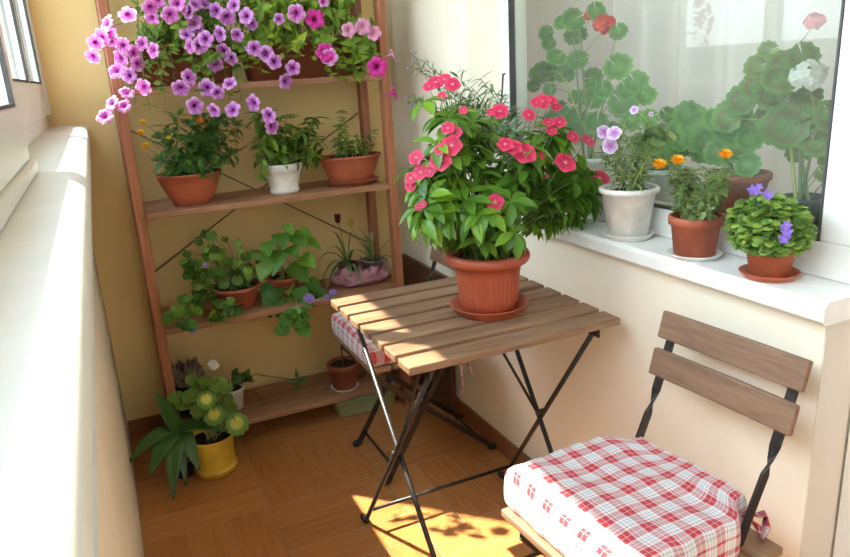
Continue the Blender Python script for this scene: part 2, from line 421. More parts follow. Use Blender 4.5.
# the room behind the glass
b = MB()
b.box(1.75, 1.85, -1.8, 1.6, 0, ZC); b.box(.24, 1.85, 1.5, 1.6, 0, ZC); b.box(.24, 1.85, -1.9, -1.8, 0, ZC)
struct(b.build('wall_room', M_white))
b = MB(); b.box(.24, 1.85, -1.9, 1.6, ZC, ZC + .1); struct(b.build('ceiling_room', M_ceil))
b = MB(); b.box(.20, .42, -.485, .765, .86, .8995); b.box(.24, .27, -.485, .765, 0, .86); struct(b.build('trim_1', M_sill, None, .003))

# curtain: one sheer in folds
b = MB(); ny, nz = 340, 10
vs = []; fs = []
for j in range(nz + 1):
    z = .20 + (2.2 - .20) * j / nz
    for i in range(ny + 1):
        t = i / ny; y = -.70 + 2.1 * t
        a = .040 + .014 * math.sin(t * 9)
        x = .52 + a * math.sin(t * 74 + 1.5 * math.sin(t * 11) + .25 * math.sin(j * .5)) + .012 * math.sin(t * 31)
        vs.append((x, y, z))
for j in range(nz):
    for i in range(ny): q = j * (ny + 1) + i; fs.append((q, q + 1, q + ny + 2, q + ny + 1))
b.add(vs, fs)
tag(b.build('curtain', M_sheer), 'sheer white curtain hanging in folds behind the big window', 'curtain')

# ---------------------------------------------------------------- folding table
TZ = .70
t = thing('folding_table', 'folding slatted wooden table with thin black crossed legs holding the pink flowering pot', 'table', (-.275, .27, 0))
T = lambda x, y, z: (x + .275, y - .27, z)
b = MB(); pitch = (.54 - .063) / 6
for i in range(7):
    y = i * pitch; b.box(-.275, .275, y - .27, y + .063 - .27, TZ - .019, TZ)
b.build('tabletop', M_slat, t, .003)
for x in (-.497, -.055):
    b = MB(); b.box(x - .002 + .275, x + .002 + .275, .01 - .27, .53 - .27, TZ - .043, TZ - .0195); b.build('rail', M_steel, t)
for side in (0, 1):
    for (xa, ya), (xb, yb) in ((((-.503, .50), (-.462, .03)), ((-.478, .035), (-.520, .505))) if side == 0 else (((-.058, .50), (-.058, .03)), ((-.044, .035), (-.044, .50)))):
        m = .03; b = MB()
        b.tube([T(xa, ya, TZ - .025), T(xb + (xa - xb) * m, yb + (ya - yb) * m, .02), T(xb, yb, .006)], .0068, 10)
        lg = b.build('leg', M_steel, t)
        b = MB(); q = 1 if yb > .2 else -1
        b.tube([T(xb, yb - .014 * q, .012), T(xb, yb + .006 * q, .010), T(xb, yb + .022 * q, .009)], [.009, .0105, .0085], 10)
        b.build('foot', M_cap, lg)
    xm = -.491 if side == 0 else -.051
    b = MB(); b.tube([T(xm - .014, .267, .348), T(xm + .014, .267, .348)], .008, 8); b.build('pivot', M_steel, t)
    b = MB(); q0 = at(*((420, 368) if side == 0 else (501, 349)), 'x', -.44 if side == 0 else -.12)
    b.tube([T(*(V((xm + (.012 if side == 0 else -.012), .275, .355)).lerp(q0, k))) for k in (0, 1, 1.35)], .0042, 8); b.build('brace', M_steel, t)
b = MB(); b.tube([T(-.516, .462, .066), T(-.044, .462, .066)], .0055, 8); b.build('crossbar', M_steel, t)
b = MB(); b.tube([T(-.466, .068, .066), T(-.058, .068, .066)], .0055, 8); b.build('crossbar', M_steel, t)

# ---------------------------------------------------------------- folding chairs (local: +x = front, y = width)
def make_chair(label, loc, rz):
    t = thing('folding_chair', label, 'chair', loc, rz, None)
    hw = .141
    b = MB()
    for i in range(5):
        x0 = -.128 + i * .074; b.box(x0, x0 + .066, -.185, .185, .413, .430)
    b.build('seat', M_seat, t, .003)
    for s in (-1, 1):
        b = MB(); b.box(-.12, .23, s * .125 - .002, s * .125 + .002, .392, .4125); b.build('rail', M_steel, t)
    for s in (-1, 1):
        y = s * hw
        # front leg and backrest post in one bent, twisted flat bar
        P = [(-.190, y, .752), (-.167, y, .685), (-.140, y, .61), (-.130, y, .585), (-.119, y, .56), (-.092, y, .50), (-.062, y, .43), (-.050, y, .40), (.18, y, .03), (.194, y, .006)]
        tw = [0, 0, 0, PI / 4, PI / 2, PI / 2, PI / 2, PI / 2, PI / 2, PI / 2]
        b = MB(); b.bar(P, .019, .006, (0, 1, 0), tw); l = b.build('leg', M_steel, t)
        b = MB(); b.tube([(.184, y, .016), (.198, y, .011), (.214, y, .010)], [.010, .0115, .009], 10); b.build('foot', M_cap, l)
        y2 = s * (hw - .016)
        P = [(.225, y2, .402), (.19, y2, .36), (-.19, y2, .03), (-.205, y2, .006)]
        b = MB(); b.bar(P, .019, .006, (0, 1, 0), [PI / 2] * 4); l = b.build('leg', M_steel, t)
        b = MB(); b.tube([(-.196, y2, .016), (-.208, y2, .011), (-.222, y2, .010)], [.010, .0115, .009], 10); b.build('foot', M_cap, l)
    for z0, h, x in ((.712, .058, -.1865), (.634, .058, -.164)):
        sl = math.radians(15.5); M = Matrix.Translation((x, 0, z0 + h / 2)) @ Matrix.Rotation(-sl, 4, 'Y')
        b = MB()
        N = 10; w2 = .165
        for k in range(N):       # slightly bowed board
            ya, yb = -w2 + 2 * w2 * k / N, -w2 + 2 * w2 * (k + 1) / N
        vs = []
        for k in range(N + 1):
            yy = -w2 + 2 * w2 * k / N; bow = -.006 * (1 - (yy / w2) ** 2)
            for dx, dz in ((.002, -h / 2), (.016, -h / 2), (.016, h / 2), (.002, h / 2)): vs.append(M @ V((dx + bow + .003, yy, dz)))
        fs = [(k * 4 + q, k * 4 + (q + 1) % 4, k * 4 + 4 + (q + 1) % 4, k * 4 + 4 + q) for k in range(N) for q in range(4)] + [(3, 2, 1, 0), tuple(N * 4 + q for q in range(4))]
        b.add(vs, fs, None, False); b.build('back_slat', M_back, t, .003)
    b = MB(); b.tube([(.166, -hw, .046), (.166, hw, .046)], .005, 8); b.build('crossbar', M_steel, t)
    b = MB(); b.tube([(-.172, -hw + .016, .046), (-.172, hw - .016, .046)], .005, 8); b.build('crossbar', M_steel, t)
    return t
CH1 = (V((-.196, -.343, 0)), PI + math.radians(3.4)); CH2 = (V((-.190, .802, 0)), PI)
make_chair('folding chair with brown slat backrest in the foreground at lower right', *CH1)
make_chair('folding chair tucked behind the table, mostly hidden, between table and shelf unit', *CH2)

def make_cushion(label, loc, rz, W, D, H, seed, dent, pinch=.24):
    t = thing('seat_cushion', label, 'cushion', loc, rz)
    b = MB(); N = 56
    for side in (1, -1):
        vs = []; uvs = []; fs = []
        for j in range(N + 1):
            for i in range(N + 1):
                u, v = -1 + 2 * i / N, -1 + 2 * j / N
                r = max(abs(u), abs(v), 1e-6)
                if r < .74: lat = r * (.925 / .74); z = 1 - .10 * (r / .74) ** 3
                else: a = (r - .74) / .26 * PI / 2; lat = .925 + .075 * math.sin(a); z = .90 * math.cos(a) ** .8 if a < PI / 2 - 1e-6 else 0
                x, y = u / r * lat, v / r * lat
                # corners drawn in a little
                cq = (abs(x) * abs(y)) ** 3; x *= 1 - .05 * cq; y *= 1 - .05 * cq
                x *= 1 - .015 * (1 - y * y); y *= 1 - .02 * (1 - x * x)
                px, py = x * W / 2, y * D / 2
                tq = max(0, min(1, (-.080 - px) / .060)); py *= 1 - pinch * tq * tq * (3 - 2 * tq)
                nz = noise.noise(V((px * 9 + seed, py * 9, side))) * .010 + noise.noise(V((px * 24, py * 24 + seed, side * 2))) * .004
                edge = max(0, 1 - r ** 6)
                top = (H * .68 * z + (nz + dent * noise.noise(V((px * 5 + 3 * seed, py * 7, 4)))) * edge) if side > 0 else -H * .32 * min(1, z * 1.15)
                wr = noise.noise(V((px * 30, py * 30, seed))) * .004 * (1 if r > .7 else 0)
                vs.append((px + wr, py + wr, max(top, -H * .32) + H * .32)); uvs.append((u / r * (lat + max(0, r - .74) * .45) * W / 2, v / r * (lat + max(0, r - .74) * .45) * D / 2))
        for j in range(N):
            for i in range(N):
                q = j * (N + 1) + i; f = (q, q + 1, q + N + 2, q + N + 1)
                fs.append(f if side > 0 else f[::-1])
        b.add(vs, fs, uvs)
    b.build('cover', M_plaid, t)
    return t
def ribbon(parent, paths):
    for p in paths:
        b = MB(); vs = []; uvs = []
        for i, q in enumerate(p):
            q = V(q); d = V((.0, .009, .002)) if i % 2 else V((.006, .008, 0))
            vs += [q - d, q + d]; uvs += [(0, i * .008), (.014, i * .008)]
        b.add(vs, [(2 * i, 2 * i + 1, 2 * i + 3, 2 * i + 2) for i in range(len(p) - 1)], uvs)
        o = b.build('tie', M_plaid, parent); m = o.modifiers.new('solid', 'SOLIDIFY'); m.thickness = .0015
c1 = make_cushion('red and white plaid cushion on the chair in the foreground', (*(CH1[0] + V((-.058, .010, 0))).xy, .4305), CH1[1], .345, .375, .088, 1.3, .010)
ribbon(c1, [[(-.150, .125, .05), (-.165, .150, .045), (-.175, .165, .055), (-.170, .172, .03), (-.165, .168, .01)], [(-.150, .125, .045), (-.165, .155, .03), (-.170, .165, .005), (-.175, .162, -.02)]])
c2 = make_cushion('red and white plaid cushion on the chair behind the table', (*(CH2[0] + V((-.072, .012, 0))).xy, .4305), CH2[1], .345, .39, .078, 4.1, .006)
ribbon(c2, [[(-.12, .175, .03), (-.135, .195, .015), (-.14, .203, -.015), (-.138, .205, -.055), (-.142, .206, -.10), (-.138, .205, -.145)], [(-.12, .175, .03), (-.14, .197, .012), (-.152, .207, -.02), (-.166, .209, -.06), (-.178, .208, -.095)]])

# ---------------------------------------------------------------- shelf unit
SH = [.100, .500, .896, 1.284]         # tops of the boards
YF, YR = 1.150, 1.430
t = thing('shelf_unit', 'tall open wooden shelf unit full of potted plants against the back wall', 'shelf', (-.54, 1.29, 0))
inv = Matrix.Translation((.54, -1.29, 0))
for x in (-.988, -.111):
    for y in (YF, YR - .04):
        b = MB(); b.box(x, x + .031, y, y + .04, 0, 2.05, inv); b.build('post', M_post, t, .003)
for z in SH + [1.80]:
    b = MB()
    for k in range(2):
        y0 = YF + .004 + k * .137; b.box(-.9565, -.1115, y0, y0 + .133, z - .021, z, inv)
    b.build('shelf_board', M_shelf, t, .003)
for p, q in (((127, 129), (367, 242)), ((358, 113), (152, 274))):
    a, c = at(*p, 'y', YR + .002), at(*q, 'y', YR + .002)
    a.x = max(min(a.x, -.1), -.975); c.x = max(min(c.x, -.1), -.975)
    b = MB(); b.tube([inv @ a, inv @ c], .0028, 6); b.build('brace_wire', M_wire, t)

b = MB(); b.box(.0155, .0325, .972, 1.40, 0.001, .555)
tag(b.build('wooden_board', M_board, None, .002), 'dark brown wooden board standing upright against the wall behind the far chair', 'board')

# ---------------------------------------------------------------- plant helpers
def frame(p, d, n, s=1.0, sx=None):
    """matrix: local y along d (leaf axis), local z near n"""
    d = V(d).normalized(); n = V(n); n = n - d * n.dot(d)
    if n.length < 1e-4: n = d.orthogonal()
    n.normalize(); x = d.cross(n)
    M = Matrix(((x.x, d.x, n.x), (x.y, d.y, n.y), (x.z, d.z, n.z))).to_4x4()
    return Matrix.Translation(p) @ M @ Matrix.Diagonal((sx or s, s, s, 1))
def rv(): 
    while True:
        v = V((R.uniform(-1, 1), R.uniform(-1, 1), R.uniform(-1, 1)))
        if .01 < v.length < 1: return v
def blade(w, shape=.8, rows=6, droop=.25, fold=.12, stalk=.0, wav=0):
    """pointed leaf, length 1 along y"""
    vs = []; uv = []; fs = []
    for i in range(rows):
        t = i / (rows - 1); h = w * max(.02, math.sin(PI * min(1, t ** shape)) ** .9)
        y = stalk + t * (1 - stalk); z = -droop * y * y
        for k in (-1, 0, 1): vs.append((k * h, y, z + abs(k) * h * fold * 4 * (1 if k else 0) + wav * k * math.sin(t * 9))); uv.append((.0 if k == 0 else 1, t))
    for i in range(rows - 1):
        for k in (0, 1): q = i * 3 + k; fs.append((q, q + 1, q + 4, q + 3))
    if stalk:
        o = len(vs); vs += [(-.012, 0, 0), (.012, 0, 0), (.012, stalk * 1.1, -droop * stalk ** 2), (-.012, stalk * 1.1, -droop * stalk ** 2)]; uv += [(0, 0)] * 4; fs.append((o, o + 1, o + 2, o + 3))
    return vs, fs, uv
def round_leaf(n=18, scal=7, amp=.07, cup=.18, notch=.5, wav=.05):
    """rounded scalloped leaf; stalk joins at the origin, blade 2 x 2 around y = .5"""
    vs = [(0, 0, 0)]; uv = [(0, 0)]; fs = []
    a0 = -PI / 2 + notch * .5; a1 = 1.5 * PI - notch * .5
    for ring, r in enumerate((.35, .7, 1.0)):
        for k in range(n):
            q = a0 + (a1 - a0) * k / (n - 1); s = 1 + (amp * math.cos(scal * (q - PI / 2) * 1.15) if ring == 2 else 0)
            x, y = math.cos(q) * r * s, math.sin(q) * r * s + .25 * r
            vs.append((x, y, cup * r * r + wav * r * math.sin(3 * q + 1))); uv.append((r, k / n))
    for k in range(n - 1): fs.append((0, 1 + k, 2 + k))
    for ring in range(2):
        for k in range(n - 1): q = 1 + ring * n + k; fs.append((q, q + n, q + n + 1, q + 1))
    return vs, fs, uv
def disc_flower(lobes=5, n=40, depth=.55, lob=.24, throat=.14, ruffle=.09, flat=.02, tube=0.7, notchy=1.0):
    """trumpet flower facing +z, rim radius 1; uv.x is the distance from the throat"""
    vs = []; uv = []; fs = []
    rings = [(.10, -depth * 1.0), (throat, -depth * .55), (.34, -.10), (.62, 0.02), (.86, flat), (1.0, flat - .08)]
    for j, (r, z) in enumerate(rings):
        for k in range(n):
            q = 2 * PI * k / n; c = abs(math.cos(lobes * q / 2)) ** .6
            rr = r * (1 - (lob * (1 - c) * notchy if j >= 4 else lob * .4 * (1 - c) if j == 3 else 0))
            vs.append((rr * math.cos(q), rr * math.sin(q), z + ruffle * r * r * math.sin(lobes * 2 * q + .7))); uv.append((min(1, r * (1 - .38 * (1 - abs(math.cos(lobes * q / 2)) ** 6) * (1 if .2 < r < .95 else 0) + .1)), k / n))
    for j in range(len(rings) - 1):
        for k in range(n): fs.append((j * n + k, j * n + (k + 1) % n, (j + 1) * n + (k + 1) % n, (j + 1) * n + k))
    o = len(vs); vs.append((0, 0, -depth)); uv.append((0, 0))
    for k in range(n): fs.append((k, o, (k + 1) % n))
    if tube:   # the tube and green calyx behind
        o = len(vs)
        for j, (r, z) in enumerate(((.30, -.12), (.14, -depth * 1.1), (.09, -depth - tube))):
            for k in range(8): q = 2 * PI * k / 8; vs.append((r * math.cos(q), r * math.sin(q), z)); uv.append((.7, 0))
        for j in range(2):
            for k in range(8): fs.append((o + j * 8 + k, o + j * 8 + 8 + k, o + j * 8 + 8 + (k + 1) % 8, o + j * 8 + (k + 1) % 8))
    return vs, fs, uv
def petals(np_, w=.52, cup=.06, inner=.06, twist=.12, rows=6, notch=0):
    """flat open flower of separate rounded petals, radius 1, facing +z"""
    vs = []; uv = []; fs = []
    for p in range(np_):
        a = 2 * PI * p / np_; ca, sa = math.cos(a), math.sin(a); o = len(vs)
        for i in range(rows):
            t = i / (rows - 1); r = inner + (1 - inner) * t
            h = w * math.sin(PI * (.12 + .80 * t ** .8)) ** .75
            for k in (-1, -.5, 0, .5, 1):
                rr = r - (.10 * abs(k) ** 2 * t * t) - (notch * t * t * (1 - abs(k)) if i == rows - 1 else 0)
                x, y = rr, k * h; z = cup * r * r + twist * k * h * t - .05 * t ** 3
                vs.append((x * ca - y * sa, x * sa + y * ca, z)); uv.append((t, 0))
        for i in range(rows - 1):
            for k in range(4): q = o + i * 5 + k; fs.append((q, q + 5, q + 6, q + 1))
    return vs, fs, uv
def join_tpl(base, places):
    vs = []; fs = []; uv = []
    for M in places:
        o = len(vs); vs += [tuple(M @ V(p)) for p in base[0]]; fs += [tuple(o + i for i in f) for f in base[1]]; uv += base[2]
    return vs, fs, uv
def ball_tpl(n=6, m=4):
    vs = []; fs = []
    for j in range(m + 1):
        for k in range(n): a = PI * j / m; q = 2 * PI * k / n; vs.append((math.sin(a) * math.cos(q), math.sin(a) * math.sin(q), math.cos(a)))
    for j in range(m):
        for k in range(n): fs.append((j * n + k, (j + 1) * n + k, (j + 1) * n + (k + 1) % n, j * n + (k + 1) % n))
    return vs, fs, [(.5, 0)] * len(vs)
def umbel(base, n, spread, s, seed=1, flatten=.7):
    r = random.Random(seed); pl = []
    for i in range(n):
        f = (i + .5) / n; a = math.acos(1 - f * 1.25); q = i * 2.39996
        d = V((math.sin(a) * math.cos(q), math.sin(a) * math.sin(q), math.cos(a)))
        d2 = (d + V((r.uniform(-.3, .3), r.uniform(-.3, .3), r.uniform(-.3, .3)))).normalized()
        p = V((d.x, d.y, d.z * flatten)) * spread
        zq = d2.to_track_quat('Z', 'Y').to_matrix().to_4x4()
        pl.append(Matrix.Translation(p) @ zq @ Matrix.Rotation(r.uniform(0, 6), 4, 'Z') @ Matrix.Scale(s, 4))
    return join_tpl(base, pl)
def pompom(seed=1):
    r = random.Random(seed); pl = []; base = petals(7, .30, .25, .0, .3, 4)
    for j, (z, s, til) in enumerate(((0, 1.0, 0), (.14, .88, .2), (.28, .72, .4), (.40, .55, .6), (.5, .36, .8))):
        pl.append(Matrix.Translation((0, 0, z)) @ Matrix.Rotation(j * .5 + r.random(), 4, 'Z') @ Matrix.Diagonal((s, s, s * (1 + til * 2), 1)))
    v, f, u = join_tpl(base, pl)
    o = len(v)     # green cup below
    for jj, (rr, z) in enumerate(((.42, 0.05), (.36, -.35), (.12, -.6))):
        for k in range(8): q = 2 * PI * k / 8; v.append((rr * math.cos(q), rr * math.sin(q), z)); u.append((0, 0))
    for jj in range(2):
        for k in range(8): f.append((o + jj * 8 + k, o + jj * 8 + 8 + k, o + jj * 8 + 8 + (k + 1) % 8, o + jj * 8 + (k + 1) % 8))
    return v, f, u
def tpl_obj(t, name, mat, parent):
    b = MB(); b.add(t[0], t[1], t[2]); return b.build(name, mat, parent)

L_OBOV = blade(.215, 1.25, 7, .35, .10)
L_LANCE = blade(.17, .85, 6, .30, .10)
L_NARROW = blade(.085, .8, 5, .25, .08)
L_OVATE = blade(.27, .68, 6, .25, .10)
L_BROAD = blade(.40, .66, 9, .28, .09, .14)
L_ROUND = round_leaf()
L_SMOOTHROUND = round_leaf(14, 5, .02, .12, .35, .04)
L_BIGROUND = round_leaf(32, 9, .075, .12, .16, .09)
L_SMALL = round_leaf(11, 5, .03, .14, .3, .04)

def bez(a, c, e, n=7):
    a, c, e = V(a), V(c), V(e)
    return [a * (1 - t) ** 2 + c * 2 * t * (1 - t) + e * t * t for t in [i / (n - 1) for i in range(n)]]
class Plant:
    """collects stems and leaves of one plant; coordinates of the place, thing origin subtracted"""
    def __init__(s, root): s.root = root; s.o = V(root.location); s.stem = MB(); s.leaf = MB(); s.fl = {}
    def shoot(s, a, e, lift=.5, r=.002, n=7, side=None):
        a, e = V(a) - s.o, V(e) - s.o
        c = a.lerp(e, .45) + V((0, 0, lift * (e - a).length * .5)) + (V(side) if side else V())
        p = bez(a, c, e, n); s.stem.tube(p, [r * (1 - .5 * i / (n - 1)) for i in range(n)], 5, False); return p
    def leaf_at(s, p, d, n, size, tpl, local=False):
        p = V(p) if local else V(p) - s.o
        s.leaf.tpl(tpl, frame(p, d, n, size))
    def whorl(s, p, axis, k, size, tpl, spread=1.0, droop=.25, jit=.35, local=True):
        axis = V(axis).normalized(); x = axis.orthogonal().normalized(); y = axis.cross(x); q0 = R.random() * 6
        for i in range(k):
            q = q0 + 2.4 * i; rad = x * math.cos(q) + y * math.sin(q)
            d = (rad * spread + axis * (.5 - .5 * i / k) - V((0, 0, droop)) + rv() * jit)
            s.leaf_at(p, d, axis + rad * .1 + V((0, 0, .6)) + rv() * .2, size * R.uniform(.75, 1.15), tpl, local)
    def dress(s, path, t0, step, size, tpl, spread=1.0, droop=.2, jit=.35, per=2):
        """leaves along a stem"""
        L = sum((path[i + 1] - path[i]).length for i in range(len(path) - 1)); n = max(2, int(L * (1 - t0) / step))
        for i in range(n):
            t = t0 + (1 - t0) * (i + .5) / n; q = t * (len(path) - 1); k = min(int(q), len(path) - 2)
            p = path[k].lerp(path[k + 1], q - k); s.whorl(p, path[k + 1] - path[k], per, size * (1.1 - .3 * t), tpl, spread, droop, jit)
    def shell(s, c, rad, n, size, tpl, inner=.7, droop=.35, jit=.5, up=.5, zmin=-1):
        c = V(c) - s.o
        for i in range(n):
            v = rv().normalized()
            if v.z < zmin: v.z = abs(v.z) * .3
            k = R.uniform(inner, 1.0); p = c + V((v.x * rad[0], v.y * rad[1], v.z * rad[2])) * k
            d = V((v.x, v.y, v.z * .5)) + rv() * jit - V((0, 0, droop))
            s.leaf_at(p - d.normalized() * size * .5, d, v + V((0, 0, up)), size * R.uniform(.7, 1.2), tpl, True)
    def flower(s, p, face, size, key, tpl, mat, name='flower', stalk_from=None, label=None, spin=None):
        p = V(p) - s.o
        M = Matrix.Translation(p) @ V(face).to_track_quat('Z', 'Y').to_matrix().to_4x4() @ Matrix.Rotation(R.uniform(0, 6) if spin is None else spin, 4, 'Z') @ Matrix.Scale(size, 4)
        if key not in s.fl:
            o = tpl_obj(tpl, name, mat, s.root); o.matrix_local = M; s.fl[key] = o
        else: o = dup(s.fl[key], name, s.root, M)
        if label: o['label'] = label
        if stalk_from is not None: s.shoot(stalk_from, p + s.o - V(face).normalized() * size * .5, .3, .0012, 5)
        return o
    def done(s, leaf_mats, stem_mat=None):
        if s.stem.v: s.stem.build('stem', stem_mat or M_stem, s.root)
        if s.leaf.v: s.leaf.build('foliage', leaf_mats, s.root)

def pot(root, c, z, prof, mat, soil_r, soil_z, n=48, sx=1, sy=1, mod=None, name='pot'):
    o = V(root.location); M = Matrix.Translation(V((c[0], c[1], z)) - o)
    b = MB(); b.lathe(prof, n, sx, sy, mod, M); p = b.build(name, mat, root)
    if soil_r:
        b = MB(); k = 7; vs = []; fs = []
        for j in range(k):
            for i in range(28):
                q = 2 * PI * i / 28; r = soil_r * (j + .02) / (k - 1); x, y = r * math.cos(q) * sx, r * math.sin(q) * sy
                vs.append(M @ V((x, y, soil_z + .005 * noise.noise(V((x * 60 + c[0] * 9, y * 60, 1)))))); 
        for j in range(k - 1):
            for i in range(28): fs.append((j * 28 + i, (j + 1) * 28 + i, (j + 1) * 28 + (i + 1) % 28, j * 28 + (i + 1) % 28))
        b.add(vs, fs); b.build('soil', M_soil, root)
    return p
def potprof(rb, rt, h, rim=0, rimh=.02, wall=.004, foot=0):
    """closed flower-pot section: outside up, over the rim, inside down"""
    p = [(rb - .004, 0), (rb, .003)]
    if foot: p += [(rb + foot, .006), (rb + foot, .012), (rb, .016)]
    if rim:
        rr = rb + (rt - rb) * (h - rimh) / h
        p += [(rr, h - rimh), (rt + rim, h - rimh + .002), (rt + rim + .001, h - .003), (rt + rim - .002, h)]
    else: p += [(rt, h - .002), (rt - .001, h)]
    p += [(rt - wall, h), (rt - wall - .001, h - .004), (rb + (rt - rb) * .3 - wall, h * .3), (.002, h * .3)]
    return p
def saucer(name, label, c, z, r, h, mat, sx=1, sy=1, group=None):
    b = MB(); b.lathe([(r * .80, 0), (r * .84, .002), (r * .97, h - .003), (r, h - .001), (r - .001, h), (r - .004, h), (r * .80, .005), (.003, .004)], 48, sx, sy)
    o = b.build(name, mat); o.location = (c[0], c[1], z); return tag(o, label, 'saucer', group)
TOCAM = lambda p: (CAM_P - V(p)).normalized()

# ================================================================ pink vinca on the table
PC = V((-.232, .222, 0))
saucer('saucer', 'terracotta saucer under the big pot on the wooden table', PC, TZ, .100, .024, M_terra)
r = thing('potted_vinca', 'large bushy pink flowering plant in a ribbed terracotta pot on the table', 'potted plant', (PC.x, PC.y, TZ + .006))
h = .150
prof = [(.062, 0), (.066, .003), (.069, .016), (.0720, .022), (.0735, .042), (.0755, .066), (.0775, .086), (.079, .094), (.0835, .1205), (.092, .1215), (.0985, .124), (.1035, .131), (.1045, .138), (.102, .146), (.096, .150), (.090, .149), (.087, .143), (.084, .125), (.07, .06), (.002, .05)]
pot(r, PC, TZ + .006, prof, M_terra, .0845, .130, 228, 1, 1, lambda q, j: 1 + (.045 * (abs(math.cos(q * 19)) ** .6 - .6) if 3 <= j <= 6 else 0))
P = Plant(r); base = PC + V((0, 0, TZ + .13))
tips = []
blobs = [(455, 172, .0, 45, 52, 16), (500, 205, -.05, 65, 32, 16), (552, 180, .0, 42, 42, 14), (447, 120, .03, 28, 32, 8), (480, 140, .04, 34, 30, 9), (545, 135, .03, 22, 24, 8), (583, 190, .03, 18, 26, 7), (425, 200, .02, 16, 24, 6), (520, 165, -.02, 36, 24, 9), (428, 212, .0, 20, 22, 8), (440, 225, .03, 16, 14, 5), (572, 205, .02, 20, 18, 6)]
for (px, py, dy, rx, ry, n) in blobs:
    for i in range(n):
        v = rv(); p = at(px + v.x * rx, py + v.y * ry, 'y', PC.y + dy + R.uniform(-.09, .07)); tips.append(p)
for p in tips:
    b0 = base + V((R.uniform(-.05, .05), R.uniform(-.05, .05), 0)); path = P.shoot(b0, p, .55, .0026, 8)
    ax = (path[-1] - path[-2]).normalized() + V((0, 0, .5)); 
    P.whorl(path[-1], ax, 7, .060, L_OBOV, 1.0, .25, .3)
    P.whorl(path[-2], ax, 3, .060, L_OBOV, 1.0, .5, .3)
    if R.random() < .4: P.whorl(path[-3], ax, 2, .056, L_OBOV, 1.0, .6, .3)
# the low shoot in front
pth = P.shoot(base + V((-.02, -.05, 0)), at(481, 240, 'y', PC.y - .07), .5, .0026)
P.whorl(pth[-1], (0, -.3, 1), 8, .060, L_OBOV, 1, .3, .2)
T_VINCA = petals(5, .66, .02, .05, .16, 7)
M_vinca = petal_mat('coral_pink_petal', [(0, (.95, .85, .78)), (.015, (.90, .60, .60)), (.05, (.52, .008, .06)), (.5, (.64, .022, .10)), (1, (.76, .075, .18))], .14, .22)
vf = [(150, 105, 26), (128, 118, 20), (205, 112, 24), (178, 95, 20), (360, 200, 26), (332, 203, 14), (500, 168, 24), (525, 162, 22), (480, 172, 18), (545, 186, 16), (455, 212, 20), (520, 236, 18), (556, 236, 20), (530, 264, 18), (600, 283, 22), (650, 296, 22), (85, 352, 25), (100, 400, 24), (130, 398, 18), (68, 420, 20), (66, 446, 18), (165, 325, 20), (202, 312, 32), (165, 362, 34), (190, 255, 22), (218, 270, 18), (240, 197, 14), (378, 308, 24), (405, 318, 26), (440, 336, 38), (575, 368, 34), (687, 420, 30), (345, 498, 27), (108, 505, 12), (92, 516, 12), (495, 345, 12), (170, 150, 14)]
for (u, v, s) in vf:
    px, py = 390 + u / 3.278, 50 + v / 3.278
    e = max(0, 1 - ((px - 503) / 108) ** 2 - ((py - 170) / 110) ** 2)
    p = at(px, py, 'y', PC.y + .02 - .15 * e ** .5)
    out = (p - (PC + V((0, 0, .95)))).normalized()
    P.flower(p, TOCAM(p) * .75 + out * .5 + V((0, 0, .25)) + rv() * .25, s / 3.278 / FPX * (p - CAM_P).length * 1.15, 'v', T_VINCA, M_vinca, 'flower', p - out * .05 - V((0, 0, .03)))
P.done(leaf_mat('vinca_leaf', (.145, .32, .038), .25, .38, .30))

# grey-green plant with a bare twig behind it, at the far end of the sill
gz = SZ
gc = V((.075, .50, 0))
r = thing('potted_lavender', 'grey green bushy plant with a bare twig, behind the big pink plant', 'potted plant', (gc.x, gc.y, gz))
pot(r, gc, gz, potprof(.038, .052, .10, .003), M_terra2, .048, .09)
P = Plant(r)
for (px, py) in [(500, 100), (492, 88), (480, 78), (470, 86), (462, 96), (455, 74), (440, 92), (448, 108), (505, 112), (470, 118), (485, 108), (458, 120), (496, 122), (436, 112), (474, 100), (463, 110), (508, 125)]:
    p = at(px, py, 'x', R.uniform(-.06, .012)); path = P.shoot(gc + V((R.uniform(-.02, .02), R.uniform(-.02, .02), gz + .09)), p, .3, .0018, 8)
    P.dress(path, .25, .013, .055, L_NARROW, 1, .1, .3, 2)
for (px, py) in [(411, 54), (414, 62), (409, 66), (406, 96), (413, 103), (425, 78)]:
    p = at(px, py, 'x', -.02); path = P.shoot(gc + V((R.uniform(-.02, .02), R.uniform(-.02, .02), gz + .085)), p, .25, .0014, 9)
    P.dress(path, .6, .025, .03, L_NARROW, 1, .1, .3, 2)
T_BALLS = umbel(ball_tpl(5, 3), 9, .8, .38, 3, 1)
M_lil = petal_mat('small_lilac_floret', [(0, (.45, .38, .65)), (1, (.55, .50, .72))], .3, .2)
for (px, py) in [(411, 52), (413, 60), (408, 68), (405, 98), (413, 106)]:
    P.flower(at(px, py, 'x', -.02), (0, -.4, 1), .0065, 'l', T_BALLS, M_lil, 'flower')
P.done(leaf_mat('greygreen_leaf', (.18, .29, .15), .2, .25, .5))
b = MB(); a, c = at(499, 118, 'x', .06), at(503, 74, 'x', .06)
b.tube([V(q) - V(r.location) for q in (gc + V((.01, .0, gz + .08)), a, a.lerp(c, .5) + V((.003, 0, 0)), c, c + V((.004, -.005, 0)))], [.004, .0035, .003, .0032, .0035], 6); b.build('twig', M_twig, r)

